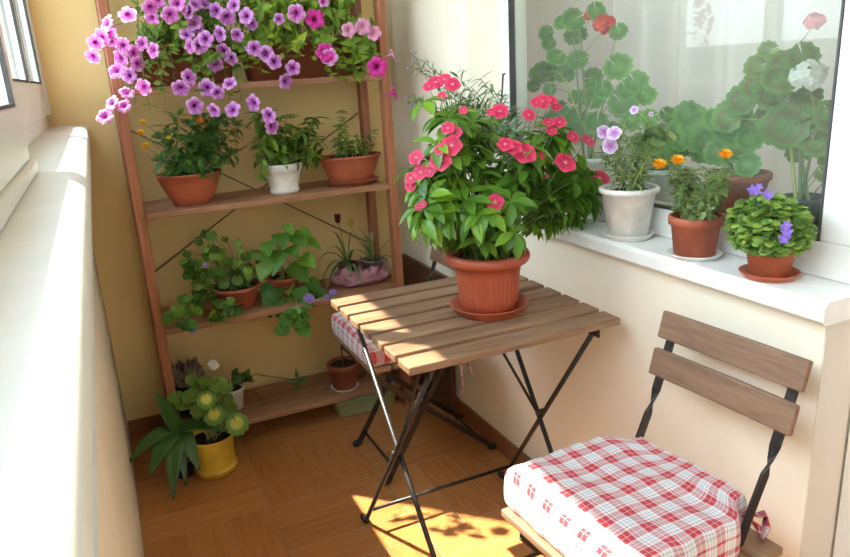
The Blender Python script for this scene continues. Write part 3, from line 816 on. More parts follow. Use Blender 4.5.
# ================================================================ top shelf: petunias
TS = SH[3]
PET = [petal_mat('lilac_petunia_petal', [(0, (.05, .008, .06)), (.13, (.09, .012, .11)), (.2, (.34, .05, .36)), (.5, (.58, .18, .58)), (.8, (.70, .34, .72)), (1, (.78, .46, .80))], .14, .35),
       petal_mat('magenta_petunia_petal', [(0, (.12, .005, .06)), (.15, (.30, .01, .14)), (.3, (.62, .02, .30)), (1, (.72, .035, .36))], .14, .35),
       petal_mat('pink_petunia_petal', [(0, (.8, .65, .35)), (.12, (.75, .45, .45)), (.3, (.75, .28, .50)), (1, (.78, .36, .56))], .12, .35),
       petal_mat('orchid_petunia_petal', [(0, (.10, .01, .12)), (.15, (.35, .03, .32)), (.4, (.66, .13, .54)), (.75, (.78, .30, .66)), (1, (.84, .52, .78))], .14, .35)]
T_PET = disc_flower()
def planter(name, label, x0, x1, y0, y1, z, hh, mat):
    r = thing(name, label, 'potted plant', ((x0 + x1) / 2, (y0 + y1) / 2, z))
    a, d = (x1 - x0) / 2, (y1 - y0) / 2; b = MB(); vs = []; fs = []
    secs = [(.86, 0), (.90, .004), (.985, hh - .022), (1.03, hh - .020), (1.03, hh), (.95, hh), (.93, hh - .01), (.85, hh * .4), (.02, hh * .4)]
    n = 32
    for k, z_ in secs:
        for i in range(n):
            q = 2 * PI * i / n; cx, cy = math.cos(q), math.sin(q); e = .22
            vs.append((math.copysign(abs(cx) ** e, cx) * (a * k if k > .5 else .01), math.copysign(abs(cy) ** e, cy) * (d - a * (1 - k) if k > .5 else .01), z_))
    for j in range(len(secs) - 1):
        for i in range(n): fs.append((j * n + i, j * n + (i + 1) % n, (j + 1) * n + (i + 1) % n, (j + 1) * n + i))
    fs.append(tuple(range(n - 1, -1, -1)))
    b.add(vs, fs); b.build('planter_box', mat, r)
    b = MB(); vs = []; fs = []; nx, nyy = 20, 6
    for j in range(nyy + 1):
        for i in range(nx + 1):
            x, y = (-1 + 2 * i / nx) * a * .93, (-1 + 2 * j / nyy) * (d - .012); vs.append((x, y, hh - .018 + .006 * noise.noise(V((x * 40, y * 40, 3)))))
    for j in range(nyy):
        for i in range(nx): q = j * (nx + 1) + i; fs.append((q, q + 1, q + nx + 2, q + nx + 1))
    b.add(vs, fs); b.build('soil', M_soil, r); return r
r = planter('petunia_planter', 'planter of lilac petunias spilling over the left half of the top shelf', -.935, -.60, 1.185, 1.345, TS, .13, M_brownpl)
P = Plant(r); top = lambda: V((R.uniform(-.90, -.64), R.uniform(1.2, 1.32), TS + .12))
Lp = L_OVATE
for i in range(95):
    px, py = R.uniform(135, 262), R.uniform(-40, 88)
    if px > 215 and py > 75: py -= 30
    p = at(px, py, 'y', R.uniform(1.08, 1.30)); path = P.shoot(top(), p, .9 if py < 60 else 1.3, .0018, 8)
    P.dress(path, .3, .022, .036, Lp, 1, .15, .4, 2); P.whorl(path[-1], path[-1] - path[-2], 4, .03, Lp, .8, .1)
for (px, py) in [(150, 112), (165, 100), (178, 95), (148, 95), (200, 95), (215, 90), (130, 55), (125, 75), (135, 105), (230, 100), (243, 110)]:
    p = at(px, py, 'y', R.uniform(1.06, 1.13)); a = V((max(-.9, min(-.62, p.x)), 1.18, TS + .13)); path = P.shoot(a, p, 1.2, .0016, 9)
    P.dress(path, .3, .022, .032, L_NARROW if px < 190 else Lp, 1, .25, .4, 2)
pf = [(70, 130, 3), (45, 150, 3), (85, 160, 3), (20, 170, 3), (10, 225, 3), (150, 60, 3), (65, 95, 3), (240, 30, 3), (320, 60, 3), (245, 72, 3), (345, 10, 3), (270, 5, 3), (390, 45, 0), (412, 88, 0), (428, 110, 0), (385, 135, 0), (396, 185, 3), (460, 155, 0), (438, 182, 0), (500, 42, 0), (545, 70, 0), (515, 135, 0), (585, 140, 0), (620, 62, 0), (640, 92, 0), (530, 205, 0), (560, 232, 0), (500, 260, 0), (645, 195, 0), (700, 215, 0), (735, 245, 0), (395, 307, 0), (360, 352, 0), (555, 330, 0), (465, 350, 0), (508, 370, 0), (418, 422, 0), (492, 440, 0), (566, 435, 0), (648, 410, 0), (710, 460, 0), (725, 503, 0), (130, 180, 3), (175, 210, 3), (250, 200, 3), (205, 172, 3), (120, 235, 3), (105, 280, 3), (155, 300, 0), (212, 347, 3), (148, 368, 3), (135, 422, 3), (85, 410, 0), (58, 462, 3), (780, 325, 0), (570, 20, 0), (460, 15, 0), (420, 15, 0), (365, 30, 3), (190, 255, 3)]
for (u, v, k) in pf:
    px, py = 90 + u / 3.98, v / 3.98
    dep = 1.03 + R.uniform(-.02, .05) if (px < 128 or py > 85) else 1.06 + R.uniform(-.02, .06)
    p = at(px, py, 'y', dep); f = TOCAM(p) * .75 + V((R.uniform(-.9, .6), 0, R.uniform(-.5, .6))) + rv() * .3
    if px < 125: f = f + V((-.5, 0, .1))
    P.flower(p, f, R.uniform(.022, .0295), k, T_PET, PET[k], 'flower', p + V((R.uniform(.0, .05), .06, R.uniform(.0, .03))))
P.done(leaf_mat('petunia_leaf', (.20, .35, .06), .22, .4, .5))

r = planter('petunia_planter', 'long brown planter of pink and magenta petunias on the right half of the top shelf', -.575, -.135, 1.19, 1.33, TS, .135, M_brownpl)
P = Plant(r)
for i in range(95):
    px = R.uniform(250, 372); py = R.uniform(-45, 45) if px < 350 else R.uniform(25, 75)
    p = at(px, py, 'y', R.uniform(1.12, 1.30)); b0 = V((max(-.56, min(-.15, p.x + R.uniform(-.06, .06))), R.uniform(1.21, 1.31), TS + .12)); path = P.shoot(b0, p, .8, .0018, 8)
    P.dress(path, .3, .022, .044, Lp, 1, .1, .4, 2); P.whorl(path[-1], path[-1] - path[-2], 4, .04, Lp, .8, .1)
for (px, py) in [(333, 78), (340, 82), (328, 74), (362, 72), (356, 80), (368, 60), (240, 62), (248, 70), (270, 66), (300, 58), (372, 72), (347, 84), (316, 62), (285, 60), (262, 74)]:
    p = at(px, py, 'y', R.uniform(1.10, 1.16)); a = V((max(-.55, min(-.14, p.x)), 1.185, TS + .14)); path = P.shoot(a, p, 1.0, .0016, 8)
    P.dress(path, .25, .02, .038, Lp, 1, .25, .4, 2)
for (u, v, k, s) in [(405, 47, 3, 31), (470, 66, 1, 33), (588, 105, 2, 26), (637, 92, 2, 28), (675, 115, 2, 26), (506, 182, 1, 32), (520, 198, 3, 30), (686, 233, 1, 35), (740, 188, 2, 20), (748, 322, 1, 26), (500, 6, 3, 18), (345, 66, 0, 19), (393, 237, 0, 26), (300, 188, 0, 27), (260, 168, 0, 26), (325, 218, 0, 22)]:
    px, py = 180 + u / 3.483, v / 3.483
    p = at(px, py, 'y', 1.07); f = TOCAM(p) + V((R.uniform(-.2, .2), 0, R.uniform(-.1, .3)))
    if px > 390: f = V((.9, -.25, .25))
    P.flower(p, f, s / 3.483 / FPX * (p - CAM_P).length, k, T_PET, PET[k], 'flower', p + V((R.uniform(-.05, .0), .07, .01)))
P.done(leaf_mat('petunia_light_leaf', (.26, .43, .05), .22, .4, .5))

# ================================================================ second shelf
Z2 = SH[2]
c = V((at(193, 200, 'y', 1.245).x, 1.245, 0))
r = thing('potted_marigold', 'bushy marigold with yellow flowers in a terracotta bowl, left on the second shelf', 'potted plant', (c.x, c.y, Z2))
pot(r, c, Z2, [(.058, 0), (.062, .003), (.075, .03), (.092, .066), (.104, .098), (.107, .100), (.108, .106), (.105, .108), (.101, .106), (.088, .075), (.05, .05), (.002, .045)], M_terra2, .100, .100, 56, 1.0, .78)
P = Plant(r)
def fern(rows=6):
    """feathery divided leaf, length 1"""
    pl = [frame(V((0, 0, 0)), (0, 1, -.1), (0, 0, 1), 1)]
    for i in range(1, rows):
        t = i / rows
        for s in (-1, 1): pl.append(frame(V((0, t * .9, -.12 * t * t)), (s * .75, .65, .0), (0, 0, 1), .42 * (1 - .45 * t)))
    return join_tpl(blade(.15, .8, 4, .2, .06), pl)
T_FERN = fern()
for i in range(62):
    px = 197 + R.uniform(-1, 1) * 47; py = 142 + R.uniform(-1, 1) * 30
    if ((px - 197) / 50) ** 2 + ((py - 142) / 34) ** 2 > 1: continue
    p = at(px, py, 'y', c.y + R.uniform(-.10, .06)); path = P.shoot(c + V((R.uniform(-.06, .06), R.uniform(-.05, .05), Z2 + .1)), p, .3, .0018, 7)
    P.dress(path, .45, .024, .056, T_FERN, 1, .05, .35, 2); P.whorl(path[-1], (0, 0, 1), 3, .05, T_FERN, .9, .1)
M_gold = petal_mat('yellow_marigold_petal', [(0, (.80, .42, .01)), (1, (.90, .58, .02))], .15, .2)
M_oran = petal_mat('orange_marigold_petal', [(0, (.70, .16, .005)), (1, (.80, .24, .01))], .15, .2)
T_POM = pompom()
for (u, v, k, s) in [(107, 105, 0, 17), (97, 153, 0, 19), (120, 215, 0, 22), (225, 176, 0, 13), (370, 98, 1, 19), (265, 106, 1, 8), (528, 140, 1, 10)]:
    px, py = 120 + u / 4.644, 100 + v / 4.644; p = at(px, py, 'y', c.y - .09)
    f = TOCAM(p) * .5 + V((-.4 if px < 150 else 0, 0, .7)); P.flower(p, f, s / 4.644 / FPX * (p - CAM_P).length, k, T_POM, (M_gold, M_oran)[k], 'flower', at(px + (18 if px < 160 else 3), py + 16, 'y', c.y - .05), 'yellow marigold flower' if k == 0 else 'orange marigold flower')
P.done(leaf_mat('marigold_leaf', (.115, .27, .06), .2, .3, .45))

c = V((at(285, 190, 'y', 1.245).x, 1.245, 0))
r = thing('potted_balsam', 'bushy green leafy plant in a small white pot in the middle of the second shelf', 'potted plant', (c.x, c.y, Z2))
pot(r, c, Z2, [(.047, 0), (.051, .003), (.053, .014), (.050, .018), (.061, .070), (.066, .078), (.069, .080), (.071, .098), (.072, .104), (.068, .106), (.064, .102), (.055, .06), (.002, .05)], M_whitepot, .0645, .094, 64, 1, 1, lambda q, j: 1 + (.012 * math.cos(q * 8) if 3 <= j <= 5 else 0))
P = Plant(r)
for i in range(42):
    px = 286 + R.uniform(-1, 1) * 31; py = 138 + R.uniform(-1, 1) * 24
    p = at(px, py, 'y', c.y + R.uniform(-.09, .06)); path = P.shoot(c + V((R.uniform(-.035, .035), R.uniform(-.035, .035), Z2 + .09)), p, .3, .0022, 7)
    P.dress(path, .45, .022, .058, L_LANCE, 1, .35, .35, 2); P.whorl(path[-1], (0, 0, 1), 5, .055, L_LANCE, 1, .2)
for (px, py) in [(258, 178), (255, 166), (262, 160)]:
    path = P.shoot(c + V((-.05, -.03, Z2 + .1)), at(px, py, 'y', c.y - .06), .8, .0016); P.dress(path, .4, .02, .04, L_OVATE, 1, .5, .3, 2)
P.done(leaf_mat('balsam_leaf', (.17, .31, .045), .25, .4, .42), M_palestem)

c = V((at(352, 180, 'y', 1.25).x, 1.25, 0))
saucer('saucer', 'oval reddish saucer under the terracotta bowl at the right of the second shelf', c, Z2, .106, .019, M_terra3, 1.0, .72)
r = thing('potted_mint', 'sparse pale green plant in an oval terracotta bowl at the right of the second shelf', 'potted plant', (c.x, c.y, Z2 + .006))
pot(r, c, Z2 + .006, [(.074, 0), (.078, .003), (.090, .03), (.108, .080), (.116, .092), (.119, .094), (.120, .101), (.116, .103), (.111, .098), (.09, .06), (.002, .05)], M_terra2, .110, .094, 56, 1.0, .70)
P = Plant(r)
for (px, py) in [(341, 112), (344, 120), (338, 126), (345, 132), (352, 142), (346, 146), (334, 146), (360, 143), (368, 136), (374, 132), (364, 150), (340, 138), (372, 145), (350, 150), (336, 140), (357, 137)]:
    p = at(px, py, 'y', c.y + R.uniform(-.05, .02)); b0 = at(px * .6 + 350 * .4, 157, 'y', c.y); path = P.shoot(V((b0.x, c.y + R.uniform(-.02, .02), Z2 + .10)), p, .2, .0018, 7)
    P.dress(path, .1, .014, .030, L_OVATE, 1, .1, .3, 2); P.whorl(path[-1], (0, 0, 1), 4, .024, L_OVATE, .9, 0)
P.done(leaf_mat('mint_leaf', (.27, .42, .09), .2, .4, .5), M_palestem)

# ================================================================ third shelf
Z3 = SH[1]
c = V((at(238, 300, 'y', 1.26).x, 1.26, 0))
r = thing('trailing_ageratum', 'round leaved trailing plant in a dark terracotta bowl at the left of the third shelf', 'potted plant', (c.x, c.y, Z3))
pot(r, c, Z3, potprof(.055, .085, .085, .004, .014), M_terra3, .080, .076)
P = Plant(r)
def stalked(P, b0, p, size, tpl, n=None, r=.0016):
    path = P.shoot(b0, p, .5, r, 6); d = path[-1] - path[-2]; hz = V((d.x, d.y, d.z * .3 - .15)) + rv() * .3 * d.length
    P.leaf_at(path[-1], hz, n or (TOCAM(p) * .5 + V((0, 0, .9)) + rv() * .35), size, tpl, True)
for i in range(62):
    px, py = R.choice([(R.gauss(222, 14), R.gauss(250, 10)), (R.gauss(232, 14), R.gauss(268, 12)), (R.gauss(205, 10), R.gauss(268, 14)), (R.gauss(246, 8), R.gauss(275, 14))])
    stalked(P, c + V((R.uniform(-.05, .05), R.uniform(-.05, .03), Z3 + .075)), at(px, py, 'y', c.y + R.uniform(-.07, .08)), R.uniform(.013, .021), L_ROUND)
for tr in [[(230, 290), (212, 296), (197, 300), (190, 310), (186, 325)], [(228, 288), (205, 285), (193, 276), (190, 262)], [(235, 292), (225, 305), (217, 315), (214, 320)], [(235, 290), (240, 302), (236, 310), (228, 305)], [(225, 288), (200, 292), (188, 300), (180, 312), (172, 318)], [(222, 288), (200, 280), (196, 270), (192, 265)]]:
    pts = [at(px, py, 'y', 1.26 - .05 * i) - P.o for i, (px, py) in enumerate(tr)]; P.stem.tube(pts, .0016, 5)
    for i, q in enumerate(pts[1:]):
        for k in range(5): d = rv(); d.z = d.z * .3 - .2; P.leaf_at(q + rv() * .014, d, TOCAM(q + P.o) * .5 + V((0, 0, .8)) + rv() * .4, R.uniform(.016, .027), L_ROUND, True)
T_AGER = umbel(ball_tpl(5, 3), 22, .8, .30, 5, .8)
M_ager = petal_mat('lavender_floret', [(0, (.32, .22, .60)), (1, (.40, .30, .66))], .25, .2)
for (px, py, s) in [(193, 329, .018), (205, 265, .008)]: P.flower(at(px, py, 'y', 1.08), (-.1, -.6, .7), s, 'a', T_AGER, M_ager, 'flower_head')
P.done(leaf_mat('roundleaf_green', (.13, .28, .045), .25, .35, .42))

c = V((at(290, 302, 'z', Z3).x, 1.275, 0))
r = thing('big_leaf_plant', 'plant with large broad leaves and lavender flower heads, middle of the third shelf', 'potted plant', (c.x, c.y, Z3))
pot(r, c, Z3, potprof(.045, .060, .085, .003, .014), M_terra3, .056, .075)
P = Plant(r)
big = [(297, 238, 18), (281, 238, 16), (310, 242, 17), (268, 246, 15), (303, 232, 12), (274, 258, 23), (292, 250, 14), (298, 270, 21), (306, 260, 17), (272, 292, 22), (286, 282, 18), (312, 285, 18), (272, 305, 17), (290, 300, 16), (264, 270, 15), (300, 293, 15), (282, 312, 14), (318, 292, 15), (288, 228, 11)]
for (px, py, s) in big:
    p = at(px, py, 'y', c.y - .06 + R.uniform(-.05, .03)); size = s * 1.42 / FPX * (p - CAM_P).length
    mid = c + V((0, -.01, Z3 + .10 + max(0, (300 - py)) * .0018)); out = (p - mid); nn = (TOCAM(p) * .5 + V((0, 0, .85)) + rv() * .3).normalized(); dd = out.normalized() + V((0, -.2, -.15)) + rv() * .2; dd = (dd - nn * dd.dot(nn)).normalized()
    tip = p - dd.normalized() * size * .5; P.shoot(mid, tip, .2, .002, 5)
    P.leaf_at(tip, dd, nn, size, L_BROAD)
P.shoot(c + V((0, 0, Z3 + .07)), c + V((0, -.01, Z3 + .24)), 0, .004)
for tr in [[(290, 300), (292, 312), (296, 320)], [(300, 298), (308, 305), (307, 318)], [(295, 295), (300, 315), (304, 328)], [(288, 305), (288, 320), (284, 328)]]:
    pts = [at(px, py, 'y', 1.17 - .03 * i) - P.o for i, (px, py) in enumerate(tr)]; P.stem.tube(pts, .0018, 5)
    for q in pts[1:]:
        for k in range(5): d = rv(); d.z = d.z * .3 - .2; P.leaf_at(q + rv() * .012, d, TOCAM(q + P.o) + V((0, 0, .6)) + rv() * .3, R.uniform(.018, .028), L_SMOOTHROUND, True)
for (px, py, s) in [(309, 299, .020), (333, 293, .014), (327, 297, .011)]: P.flower(at(px, py, 'y', 1.10), (0, -.6, .7), s, 'a', T_AGER, M_ager, 'flower_head', at(306, 306, 'y', 1.13))
P.done(leaf_mat('bigleaf_green', (.125, .30, .045), .2, .35, .36), M_palestem)

# two plastic cups of bulbs on a crumpled pink bag
def crumple(name, label, c, z, rx, ry, hh, mat, seed):
    b = MB(); n, m = 72, 16; vs = []; fs = []
    for j in range(m + 1):
        t = j / m
        for i in range(n):
            q = 2 * PI * i / n; w = noise.noise(V((math.cos(q) * 3, math.sin(q) * 3, t * 3 + seed))); w2 = noise.noise(V((math.cos(q) * 9, math.sin(q) * 9, t * 7 + seed)))
            w3 = noise.noise(V((math.cos(q) * 17, math.sin(q) * 17, t * 13 + seed))); rr = (.62 + .38 * math.sin(PI * min(1, t * .9 + .1))) * (1 + .20 * w + .20 * w2 + .10 * w3); zz = hh * t * (1 + .60 * w2 * t + .45 * w * t)
            vs.append((rr * rx * math.cos(q), rr * ry * math.sin(q), max(.001, zz)))
    for j in range(m):
        for i in range(n): fs.append((j * n + i, j * n + (i + 1) % n, (j + 1) * n + (i + 1) % n, (j + 1) * n + i))
    b.add(vs, fs); o = b.build(name, mat); o.location = (c[0], c[1], z); m_ = o.modifiers.new('solid', 'SOLIDIFY'); m_.thickness = .0006
    return tag(o, label, 'bag')
ca, cc = at(346, 281, 'z', Z3), at(371, 278, 'z', Z3); ca = V((ca.x, 1.29, 0)); cc = V((cc.x + .0, 1.275, 0))
bc = (ca + cc) / 2
crumple('plastic_bag', 'crumpled pink plastic bag around two cups at the right of the third shelf', bc, Z3 + .0005, .120, .076, .066, M_film, 2.2)
M_cup = mottled('clear_grey_plastic_cup', (.17, .14, .11), .2, .25, 16, .05); M_cupd = mottled('dark_plastic_cup', (.07, .04, .03), .35, .2, 12, .05)
def grass(P, b0, tips, w=.012):
    for (px, py, bend) in tips:
        e = at(px, py, 'y', b0.y + bend) - P.o; a = V(b0) - P.o; cpt = a.lerp(e, .5) + V((0, 0, .55 * (e - a).length)); p = bez(a, cpt, e, 9); vs = []; fs = []
        sd = (e - a).cross(V((0, 0, 1))); sd = sd.normalized() if sd.length > 1e-5 else V((1, 0, 0))
        for i, q in enumerate(p):
            h2 = w * .5 * math.sin(PI * (.25 + .73 * i / 8)); vs += [q - sd * h2, q + V((0, 0, -h2 * .5)), q + sd * h2]
        for i in range(8):
            for k in (0, 1): fs.append((i * 3 + k, i * 3 + k + 1, i * 3 + 4 + k, i * 3 + 3 + k))
        P.leaf.add(vs, fs, [(0, 0)] * len(vs))
r = thing('potted_tulip', 'dark red flower with strappy leaves in a dark plastic cup on the pink bag', 'potted plant', (ca.x, ca.y, Z3 + .002))
pot(r, ca, Z3 + .002, potprof(.030, .041, .085, .002, .01, .002), M_cupd, .038, .074, 36)
P = Plant(r); b0 = ca + V((0, 0, Z3 + .072))
grass(P, b0, [(318, 262, -.08), (322, 280, -.1), (330, 248, -.04), (362, 285, -.14), (352, 282, -.13), (331, 232, -.03), (352, 232, 0), (356, 250, -.05), (326, 290, -.1)], .014)
pth = P.shoot(b0, at(338, 219, 'y', ca.y - .02), 0, .0018)
T_TUL = join_tpl(blade(.34, .7, 7, -.05, .2), [Matrix.Rotation(k * 2 * PI / 6, 4, 'Z') @ frame(V((0, .22, 0)), (0, .18, 1), (0, -1, .1), 1) for k in range(6)])
P.flower(at(338, 223, 'y', ca.y - .02), (0, 0, 1), .036, 't', T_TUL, petal_mat('dark_red_petal', [(0, (.10, .008, .015)), (1, (.13, .012, .02))], .1, .2), 'flower', None, 'dark red cup shaped flower')
P.done(leaf_mat('strap_leaf', (.12, .22, .07), .2, .3, .4), M_stem)
r = thing('potted_freesia', 'pale yellow bud with strappy leaves in a clear grey cup on the pink bag', 'potted plant', (cc.x, cc.y, Z3 + .002))
pot(r, cc, Z3 + .002, potprof(.032, .043, .090, .002, .01, .002), M_cup, .040, .078, 36)
P = Plant(r); b0 = cc + V((0, 0, Z3 + .076))
grass(P, b0, [(407, 239, -.02), (400, 284, -.10), (398, 262, -.06), (345, 238, 0), (356, 228, .0), (372, 238, 0), (385, 258, -.05), (360, 245, -.03), (366, 236, -.02), (340, 262, -.08)], .013)
e = at(351, 227, 'y', cc.y - .02); P.shoot(b0, e, 0, .002)
T_BUD = join_tpl(blade(.30, .7, 6, -.1, .2), [Matrix.Rotation(k * 2 * PI / 5, 4, 'Z') @ frame(V((0, .16, 0)), (0, .3, 1), (0, -1, .1), 1) for k in range(5)])
P.flower(e, (0, -.1, 1), .034, 'b', T_BUD, petal_mat('pale_yellow_petal', [(0, (.45, .36, .05)), (1, (.62, .50, .10))], .1, .2), 'flower', None, 'pale yellow bud')
e = at(372, 240, 'y', cc.y - .02); P.shoot(b0, e, 0, .0018)
P.flower(e, (0, -.1, 1), .030, 'w', T_BUD, petal_mat('dry_white_petal', [(0, (.40, .36, .28)), (1, (.48, .44, .38))], .1, .2), 'flower', None, 'dry whitish bud')
P.done(leaf_mat('strap_light_leaf', (.18, .28, .07), .2, .3, .4), M_palestem)

# ================================================================ bottom shelf and floor
Z1 = SH[0]
c = V((at(236, 412, 'z', Z1).x, at(236, 412, 'z', Z1).y + .04, 0))
r = thing('trailing_spider_plant', 'small white pot with thin trailing runners on the bottom shelf, behind the yellow pot', 'potted plant', (c.x, c.y, Z1))
pot(r, c, Z1, potprof(.036, .046, .085, .003, .014), M_whitepot, .042, .076)
P = Plant(r); b0 = c + V((0, 0, Z1 + .08))
for tr in [[(238, 384), (255, 374), (275, 377), (297, 380)], [(240, 388), (256, 392), (268, 408), (269, 428)], [(236, 384), (232, 376), (238, 372)], [(243, 383), (246, 377), (252, 382)]]:
    pts = [b0 - P.o] + [at(px, py, 'y', c.y - .04) - P.o for px, py in tr[1:]]
    P.stem.tube(pts, .0017, 5)
star = at(297, 380, 'y', c.y - .04)
for d in [(-.9, 0, .1), (.9, -.1, .15), (.05, 0, 1), (0, -.2, -1), (.5, -.6, .1), (-.6, .3, -.2)]: P.leaf_at(star, d, (0, -1, .5), .045, L_LANCE)
for (px, py) in [(225, 380), (233, 377), (240, 374), (246, 378), (252, 381), (230, 384), (238, 380)]:
    p = at(px, py, 'y', c.y - .03); P.shoot(b0, p, .3, .0015, 5)
    for k in range(3): d = rv(); P.leaf_at(p, d, (0, -.4, 1), .045, L_OVATE)
for (px, py) in [(262, 376), (286, 378), (266, 404), (269, 420)]: P.leaf_at(at(px, py, 'y', c.y - .04), rv(), (0, -.5, 1), .016, L_LANCE)
P.done(leaf_mat('dark_green_leaf', (.06, .15, .03), .2, .3, .4), M_twig)

q = at(348, 391, 'z', Z1); c = V((q.x, q.y + .035, 0))
saucer('saucer', 'white saucer under the brown pot on the bottom shelf', c, Z1, .056, .012, M_chalk)
r = thing('potted_seedling', 'small brown pot with one thin bare stem at the right of the bottom shelf', 'potted plant', (c.x, c.y, Z1 + .006))
pot(r, c, Z1 + .006, potprof(.046, .059, .105, .003, .024), mottled('brown_clay', (.27, .075, .035), .55, .15, 14, .15), .054, .093)
P = Plant(r); p = at(340, 331, 'y', c.y)
P.shoot(c + V((0, 0, Z1 + .08)), p, 0, .0035, 6)
for (px, py) in [(331, 328), (335, 331), (328, 324), (339, 325)]: P.leaf_at(p, at(px, py, 'y', c.y - .02) - p, (0, -.6, 1), .035, L_BROAD)
P.done(leaf_mat('dark_green_leaf', (.06, .15, .03)), M_twig)

q = at(378, 380, 'z', Z1); c = V((at(377, 368, 'y', 1.33).x, 1.33, 0))
r = thing('white_flower_pot', 'empty looking off-white flower pot at the right end of the bottom shelf, under the tabletop', 'flower pot', (c.x, c.y, Z1))
pot(r, c, Z1, potprof(.048, .064, .125, .004, .02), M_chalk, .058, .11)

q = at(186, 398, 'z', Z1); c = V((q.x + .005, 1.335, 0))
r = thing('dark_flower_pot', 'dark flower pot in the left corner of the bottom shelf', 'flower pot', (c.x, c.y, Z1))
pot(r, c, Z1, potprof(.055, .072, .115, .004, .02), mottled('dark_grey_plastic', (.035, .026, .022), .5, .2, 10, .1), .066, .10)
o = crumple('cloth_bag', 'crumpled grey bag lying on top of the dark pot on the bottom shelf', c + V((.0, .0, 0)), Z1 + .1152, .062, .05, .075, mottled('grey_cloth', (.20, .15, .11), .85, .2, 20, .3), 7.7)

# green trough under the bottom shelf
q0, q1 = at(325, 410, 'z', 0), at(396, 395, 'z', 0)
r = thing('green_trough', 'pale green plastic trough on the floor under the shelf unit', 'trough', ((q0.x + q1.x) / 2 + .0, 1.245, 0))
b = MB(); a, d = .138, .085; vs = []; fs = []
for k, z_ in ((.86, .001), (.90, .006), (.99, .066), (1.03, .067), (1.03, .073), (.96, .073), (.90, .02), (.05, .012)):
    for i in range(28):
        q = 2 * PI * i / 28; cx, cy = math.cos(q), math.sin(q); e = .35
        vs.append((math.copysign(abs(cx) ** e, cx) * a * k, math.copysign(abs(cy) ** e, cy) * d * k, z_))
for j in range(7):
    for i in range(28): fs.append((j * 28 + i, j * 28 + (i + 1) % 28, (j + 1) * 28 + (i + 1) % 28, (j + 1) * 28 + i))
fs.append(tuple(range(27, -1, -1))); fs.append(tuple(7 * 28 + i for i in range(28)))
b.add(vs, fs); b.build('tray', mottled('pale_green_plastic', (.36, .47, .26), .4, .06, 8, .05), r)

# yellow pot
q = at(217, 477, 'z', 0); c = V((q.x + .006, q.y + .045, 0))
r = thing('variegated_geranium', 'geranium with yellow patched leaves in a yellow glazed pot on the floor', 'potted plant', (c.x, c.y, 0))
pot(r, c, 0, [(.060, 0), (.064, .003), (.072, .018), (.0745, .026), (.0725, .030), (.066, .030), (.0655, .034), (.068, .06), (.0705, .10), (.0735, .132), (.074, .138), (.0715, .140), (.069, .138), (.066, .10), (.05, .06), (.002, .05)], M_yellow, .066, .122, 56)
P = Plant(r)
M_var = leaf_mat('variegated_leaf', None, .12, .35, .45, [(0, (.66, .66, .10)), (.45, (.58, .62, .10)), (.66, (.17, .30, .05)), (1, (.14, .28, .04))])
M_var2 = leaf_mat('plain_geranium_leaf', None, .2, .35, .45, [(0, (.17, .27, .05)), (.5, (.13, .24, .04)), (1, (.15, .27, .045))])
def gleaf(P, b0, p, size, tpl=L_BIGROUND, face=None, r=.0022):
    path = P.shoot(b0, p, .4, r, 6); n = (face or (TOCAM(p) * .7 + V((0, 0, .7)) + rv() * .3)).normalized()
    d = V((p.x - b0.x, p.y - b0.y, -.25)) + rv() * .1 - V((0, 0, .1)); d = d - n * d.dot(n); P.leaf_at(path[-1], d, n, size, tpl, True)
b0 = c + V((0, 0, .12))
for (px, py, s) in [(236, 422, 11), (214, 413, 10), (206, 398, 9)]: 
    p = at(px, py, 'y', c.y - .06); gleaf(P, b0 + rv() * .02, p, s / FPX * (p - CAM_P).length, face=TOCAM(p) + V((0, 0, .3)))
P.leaf.build('foliage', M_var, r)['label'] = 'yellow patched leaves'; P.leaf = MB()
for (px, py, s) in [(198, 388, 11), (212, 392, 13), (190, 395, 10), (224, 398, 11), (183, 402, 11), (200, 408, 12), (228, 408, 11), (192, 378, 8), (219, 383, 11), (176, 396, 10), (205, 380, 9), (222, 416, 10), (226, 388, 9), (210, 404, 10)]:
    p = at(px, py, 'y', c.y + R.uniform(-.04, .05)); gleaf(P, b0 + rv() * .02, p, .74 * s / FPX * (p - CAM_P).length)
T_FLORET = petals(5, .55, .05, .05, .05, 5)
T_UMBEL = umbel(T_FLORET, 13, .72, .46, 2, .7)
T_UMBELBIG = umbel(T_FLORET, 24, .82, .34, 4, .8)
M_wht = petal_mat('white_petal', [(0, (.75, .72, .55)), (.2, (.78, .76, .70)), (1, (.80, .78, .74))], .08, .3)
P.flower(at(213, 365, 'y', c.y - .02), (0, -.5, 1), .022, 'w', T_UMBEL, M_wht, 'flower_head', b0)
P.flower(at(206, 377, 'y', c.y - .03), (0, -.7, .8), .001, 'w', T_UMBEL, M_wht, 'flower_head') if False else None
gl = at(204, 382, 'y', c.y - .04); P.leaf_at(gl, (.2, -.4, .6), TOCAM(gl), .022, L_SMOOTHROUND)
P.done(M_var2, M_palestem)

